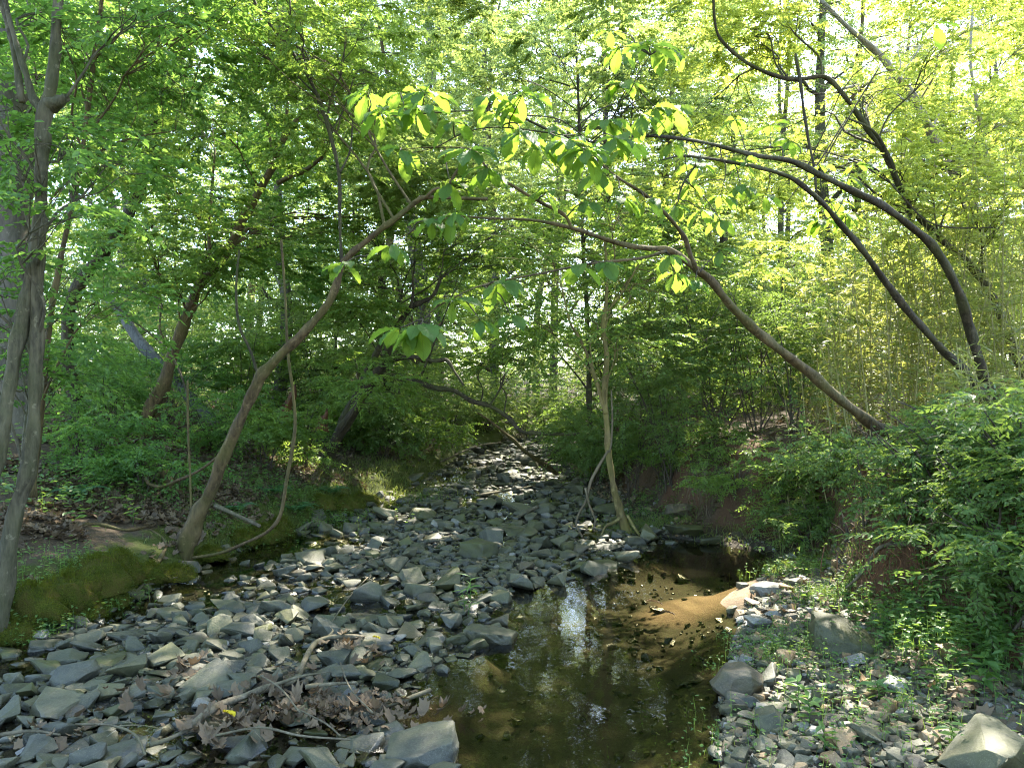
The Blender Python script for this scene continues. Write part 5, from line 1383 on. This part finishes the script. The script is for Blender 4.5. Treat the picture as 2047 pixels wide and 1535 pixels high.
stick([(375, 1492), (430, 1452), (480, 1428), (540, 1402), (588, 1384), (604, 1352), (622, 1320), (645, 1302), (690, 1294), (728, 1298)], 17, 8, "long bent grey branch curling over the stones to the pool", .06, forks=[(.35, 1, .3, .2, .3), (.8, .5, 1, .3, .12)])
stick([(300, 1520), (345, 1505), (400, 1478)], 9, 8, "straight stub of branch below the bent grey branch", .05)
stick([(610, 1432), (660, 1422), (712, 1416)], 9, 6, "short pale stick on the leaf drift", .12)
stick([(150, 1476), (220, 1478), (270, 1500), (290, 1545)], 5, 4, "forked thin twig by the slanting corner slab", .06, forks=[(.4, 1, -.3, .1, .25)])
stick([(430, 1535), (520, 1518), (600, 1530), (700, 1538)], 5, 4, "thin pale twig across the bottom rocks", .1, forks=[(.2, .6, -.5, .1, .15)])
stick([(590, 1465), (650, 1500), (680, 1525)], 4, 3, "thin dark twig in front of the leaf drift", .09, 'twig' if False else 'stick')
stick([(745, 1500), (700, 1440), (680, 1380)], 3.5, 2.5, "wispy twig standing out of the leaf drift", .14)
stick([(600, 1480), (560, 1425), (520, 1390)], 4, 2.5, "wispy twig leaning over the bent grey branch", .1)
stick([(860, 1440), (790, 1445), (720, 1452)], 8, 5, "half-sunk stick between the leaf drift and the pool", .04)
stick([(0, 1500), (60, 1492), (120, 1498)], 8, 5, "pale stick in the picture's bottom corner", .06)
stick([(268, 1200), (290, 1178), (312, 1160), (318, 1152)], 7, 5, "bare root stick dipping from the moss into the water", .05)
stick([(280, 1185), (330, 1172), (385, 1160)], 5, 4, "thin stick lying along the moss at the waterline", .05)
stick([(160, 1232), (200, 1222), (232, 1208)], 7, 4, "bent root under the moss cushions", .0)
stick([(1660, 1415), (1720, 1405), (1770, 1385)], 11, 7, "mossy short branch on the lower gravel bar", .03, 'brown')
stick([(1905, 1285), (1950, 1300), (2010, 1320)], 12, 9, "grey branch behind the orange-tan boulder", .04)
stick([(700, 1160), (725, 1145), (760, 1130)], 3, 2, "thin stick upright between mid-stream stones", .08)
stick([(1835, 1320), (1875, 1345), (1925, 1375)], 7, 4, "sun-bleached twigs beside the huge mossy boulder", .03, forks=[(.3, 1, .2, .1, .3), (.5, 1, -.4, .1, .25)])
stick([(660, 1270), (700, 1220), (735, 1180)], 3, 2, "thin stick across the wet riffle", .07)
stick([(955, 1010), (1010, 1000), (1070, 985)], 5, 3, "pale fallen twig across the far stones", .1)
stick([(880, 945), (950, 915), (1000, 905)], 4, 3, "arched thin branch at the far bend", .2)

for pts, lab in [
    ([(215, 1230), (225, 1205), (250, 1190), (268, 1170)], "pale root crawling out of the moss lip above the water"),
    ([(285, 1150), (320, 1120), (330, 1085), (300, 1060)], "brown root along the bank left of the arching tree's foot"),
    ([(130, 1060), (190, 1050), (255, 1062), (310, 1050)], "long exposed root under the leaf litter below the forked tree"),
    ([(410, 985), (440, 1005), (470, 1040), (500, 1050)], "exposed root running down the bank beyond the arching tree"),
    ([(610, 1010), (650, 1005), (690, 1022), (735, 1018)], "bare root at the edge of the grassy bank"),
    ([(560, 1090), (600, 1075), (645, 1085), (680, 1070)], "thick pale root bordering the stones under the mossy lip")]:
    rows = []
    for k, (px, py) in enumerate(pts):
        b = G(px, py); rows.append((b[0], b[1], b[2] + .012, (.019 - .003 * k)))
    g = Geo(); tube(g, rows, 7, 6, 0, .2); tag(g.build("root", [BK['root' if 'pale' in lab else 'brown']]), lab, "root", "exposed roots")
root = thing("root_wad", G(1760, 1150), "tangled reddish roots hanging from the undercut clay bank", "roots")
g = Geo()
b0 = P(1765, 1095, 4.75)
for k in range(26):
    s = b0 + A([RNG.normal(.0, .16), RNG.normal(.05, .06), RNG.normal(0, .03)])
    e = s + A([RNG.normal(-.05, .1), RNG.normal(-.12, .05), -RNG.uniform(.1, .36)])
    tube(g, [(*s, RNG.uniform(.002, .006)), (*((s + e) / 2 + A([RNG.normal(0, .03), -.05, .02])), .003), (*e, .001)], 4, 4, 0, .1, cap=False)
g.build("hanging_roots", [BK['rot']], root)  # separate thin roots hanging off the clay bank
g = Geo()
tube(g, px_poly([(1900, 1075, 10), (1830, 1088, 11), (1765, 1092, 12), (1742, 1115, 11), (1718, 1150, 9), (1690, 1175, 5)], 4.9, 4.7), 7, 5, 0, .1)
tube(g, px_poly([(1765, 1092, 8), (1810, 1070, 8), (1860, 1060, 6)], 4.8, 5.1), 6, 5, 0, .1)
g.build("main_root", [BK['root']], root)
g = Geo()
for k in range(30):
    s = P(RNG.uniform(1380, 1500), RNG.uniform(925, 965), 8.6) + A([0, RNG.normal(0, .1), 0])
    e = s + A([RNG.normal(0, .12), RNG.normal(-.1, .1), -RNG.uniform(.15, .6)])
    tube(g, [(*s, RNG.uniform(.003, .007)), (*((s + e) / 2 + RNG.normal(0, .04, 3)), .004), (*e, .0015)], 4, 4, 0, .1, cap=False)
tag(g.build("root_curtain", [BK['root']]), "pale thin roots trailing down the shaded undercut bank", "roots")

def one_leaf(px, py, size, mt, label, lift=.06, name="fallen_leaf", cat="leaf"):
    b = G(px, py); b[2] = max(b[2], float(wl(b[1]))) + lift
    g = Geo(); big_leaf(g, b, A([.8, -.5, .15]), size, size * .5, .5, .5, .4)
    tag(g.build(name, [LF[mt]]), label, cat)
one_leaf(445, 1480, .085, 'yellow', "bright yellow fallen leaf lying against the big angular rock", .1)
one_leaf(1290, 1248, .14, 'dry', "large pale leaf floating on the pool", .004)
one_leaf(1320, 1272, .11, 'dry', "curled grey leaf floating in the middle of the pool", .012)
one_leaf(745, 1312, .06, 'yellow', "small yellow-green leaf at the tip of the bent grey branch", .1)

# ================================================================== LABELS FOR THE MANY STONES AND TREES
LAND += [("the yellow leaf", 450, 1478), ("the leaf drift", 660, 1440), ("the bent branch", 600, 1370), ("the tall bright weed", 935, 1190), ("the moss cushions", 130, 1230), ("the dark water by the moss", 400, 1160), ("the slim vine-wrapped tree", 1235, 1040),
         ("the grassy bank", 790, 975), ("the arching tree's foot", 420, 1110), ("the far bend", 1010, 925), ("the sandbank", 1380, 1195), ("the low bough's end", 1100, 945), ("the bottom twig", 560, 1525), ("the picture's lower corner", 20, 1520), ("the calm far pool", 930, 1040), ("the leafy seedling", 1592, 1400)]
SHP = {'slab': ["flat", "slab-like", "thin flat"], 'block': ["blocky", "angular", "square-edged"], 'wedge': ["wedge-shaped", "pointed", "tapering"], 'cobble': ["rounded", "smooth", "oval"]}
CLR = {'slate': "slate-grey", 'olive': "olive-grey", 'moss': "mossy green", 'tan': "tan", 'pale': "pale", 'brown': "brown"}
used = set()
def where(q, lm):
    dx, dy = q[0] - lm[1], q[1] - lm[2]
    if abs(dx) > 1.6 * abs(dy): return "right of" if dx > 0 else "left of"
    if abs(dy) > 1.6 * abs(dx): return "in front of" if dy > 0 else "behind"
    return ("in front and " if dy > 0 else "behind and ") + ("right of" if dx > 0 else "left of")
for (o, dd, kind, mt, q) in SINGLE:
    o["category"] = "rock"; o["group"] = "stones in the creek"
    size = "pebble-sized" if dd < .09 else "fist-sized" if dd < .14 else "hand-wide" if dd < .19 else "head-sized" if dd < .27 else "large"
    near = sorted(LAND, key=lambda l: (l[1] - q[0]) ** 2 + (l[2] - q[1]) ** 2)
    done = False
    for lm in near[:7]:
        for sh in SHP[kind][:1] if lm is not near[6] else SHP[kind]:
            s = f"{size} {sh} {CLR[mt]} rock {where(q, lm)} {lm[0]}"
            if s not in used: done = True; break
        if done: break
    if not done:
        for od in ("next", "second", "third", "fourth", "fifth", "sixth", "seventh", "eighth"):
            s = f"{od} {size} {SHP[kind][0]} {CLR[mt]} rock {where(q, near[0])} {near[0][0]}"
            if s not in used: break
    used.add(s); o["label"] = s
TL = [("the massive rough trunk", 30), ("the slender sapling", 140), ("the dark leaning tree", 230), ("the twin-stemmed tree", 330), ("the tall rotten stump", 556), ("the arching tree", 470), ("the splintered stump", 640), ("the slim pole tree", 790), ("the leaning creek tree", 720), ("the hollow stump", 858), ("the far bend", 1000), ("the straight dark tree", 1178),
      ("the vine-wrapped slim tree", 1213), ("the tallest privet", 1430), ("the bowed trunk", 1600), ("the curving trunk", 1780), ("the magnolia trunk", 1930), ("the thick pale trunk", 2000)]
for (o, x, Y, row) in BUSH:
    q = to_px((x, Y, H1(x, Y) + 1.5))
    for lm in sorted(TL, key=lambda l: abs(l[1] - q[0])):
        off = q[0] - lm[1]
        side = "behind" if abs(off) < 60 else "behind and right of" if off > 0 else "behind and left of"
        s = f"{['broad', 'tall', 'far tall'][row]} leafy background shrub {side} {lm[0]}"
        if s not in used: break
    used.add(s); o["label"] = s
for (root, b, h), (x, y, row) in zip(FAR, WT):
    q = to_px((b[0], b[1], b[2] + 1))
    tr = [c for c in root.children if c.name.startswith("trunk")][0]
    r0 = .5 * min(tr.dimensions[0], tr.dimensions[1])
    dist = ["woodland tree just", "woodland tree well", "distant woodland tree"][row]
    tone = "sunny yellow-green" if 'sunny' in root.children[0].data.materials[0].name + root.children[-1].data.materials[0].name else "green"
    for lm in sorted(TL, key=lambda l: abs(l[1] - q[0])):
        off = q[0] - lm[1]
        side = "behind" if abs(off) < 60 else "behind and right of" if off > 0 else "behind and left of"
        s = f"{['slim', 'medium', 'tall'][row]} {tone} {dist} {side} {lm[0]}"
        if s not in used: break
    used.add(s); root["label"] = s
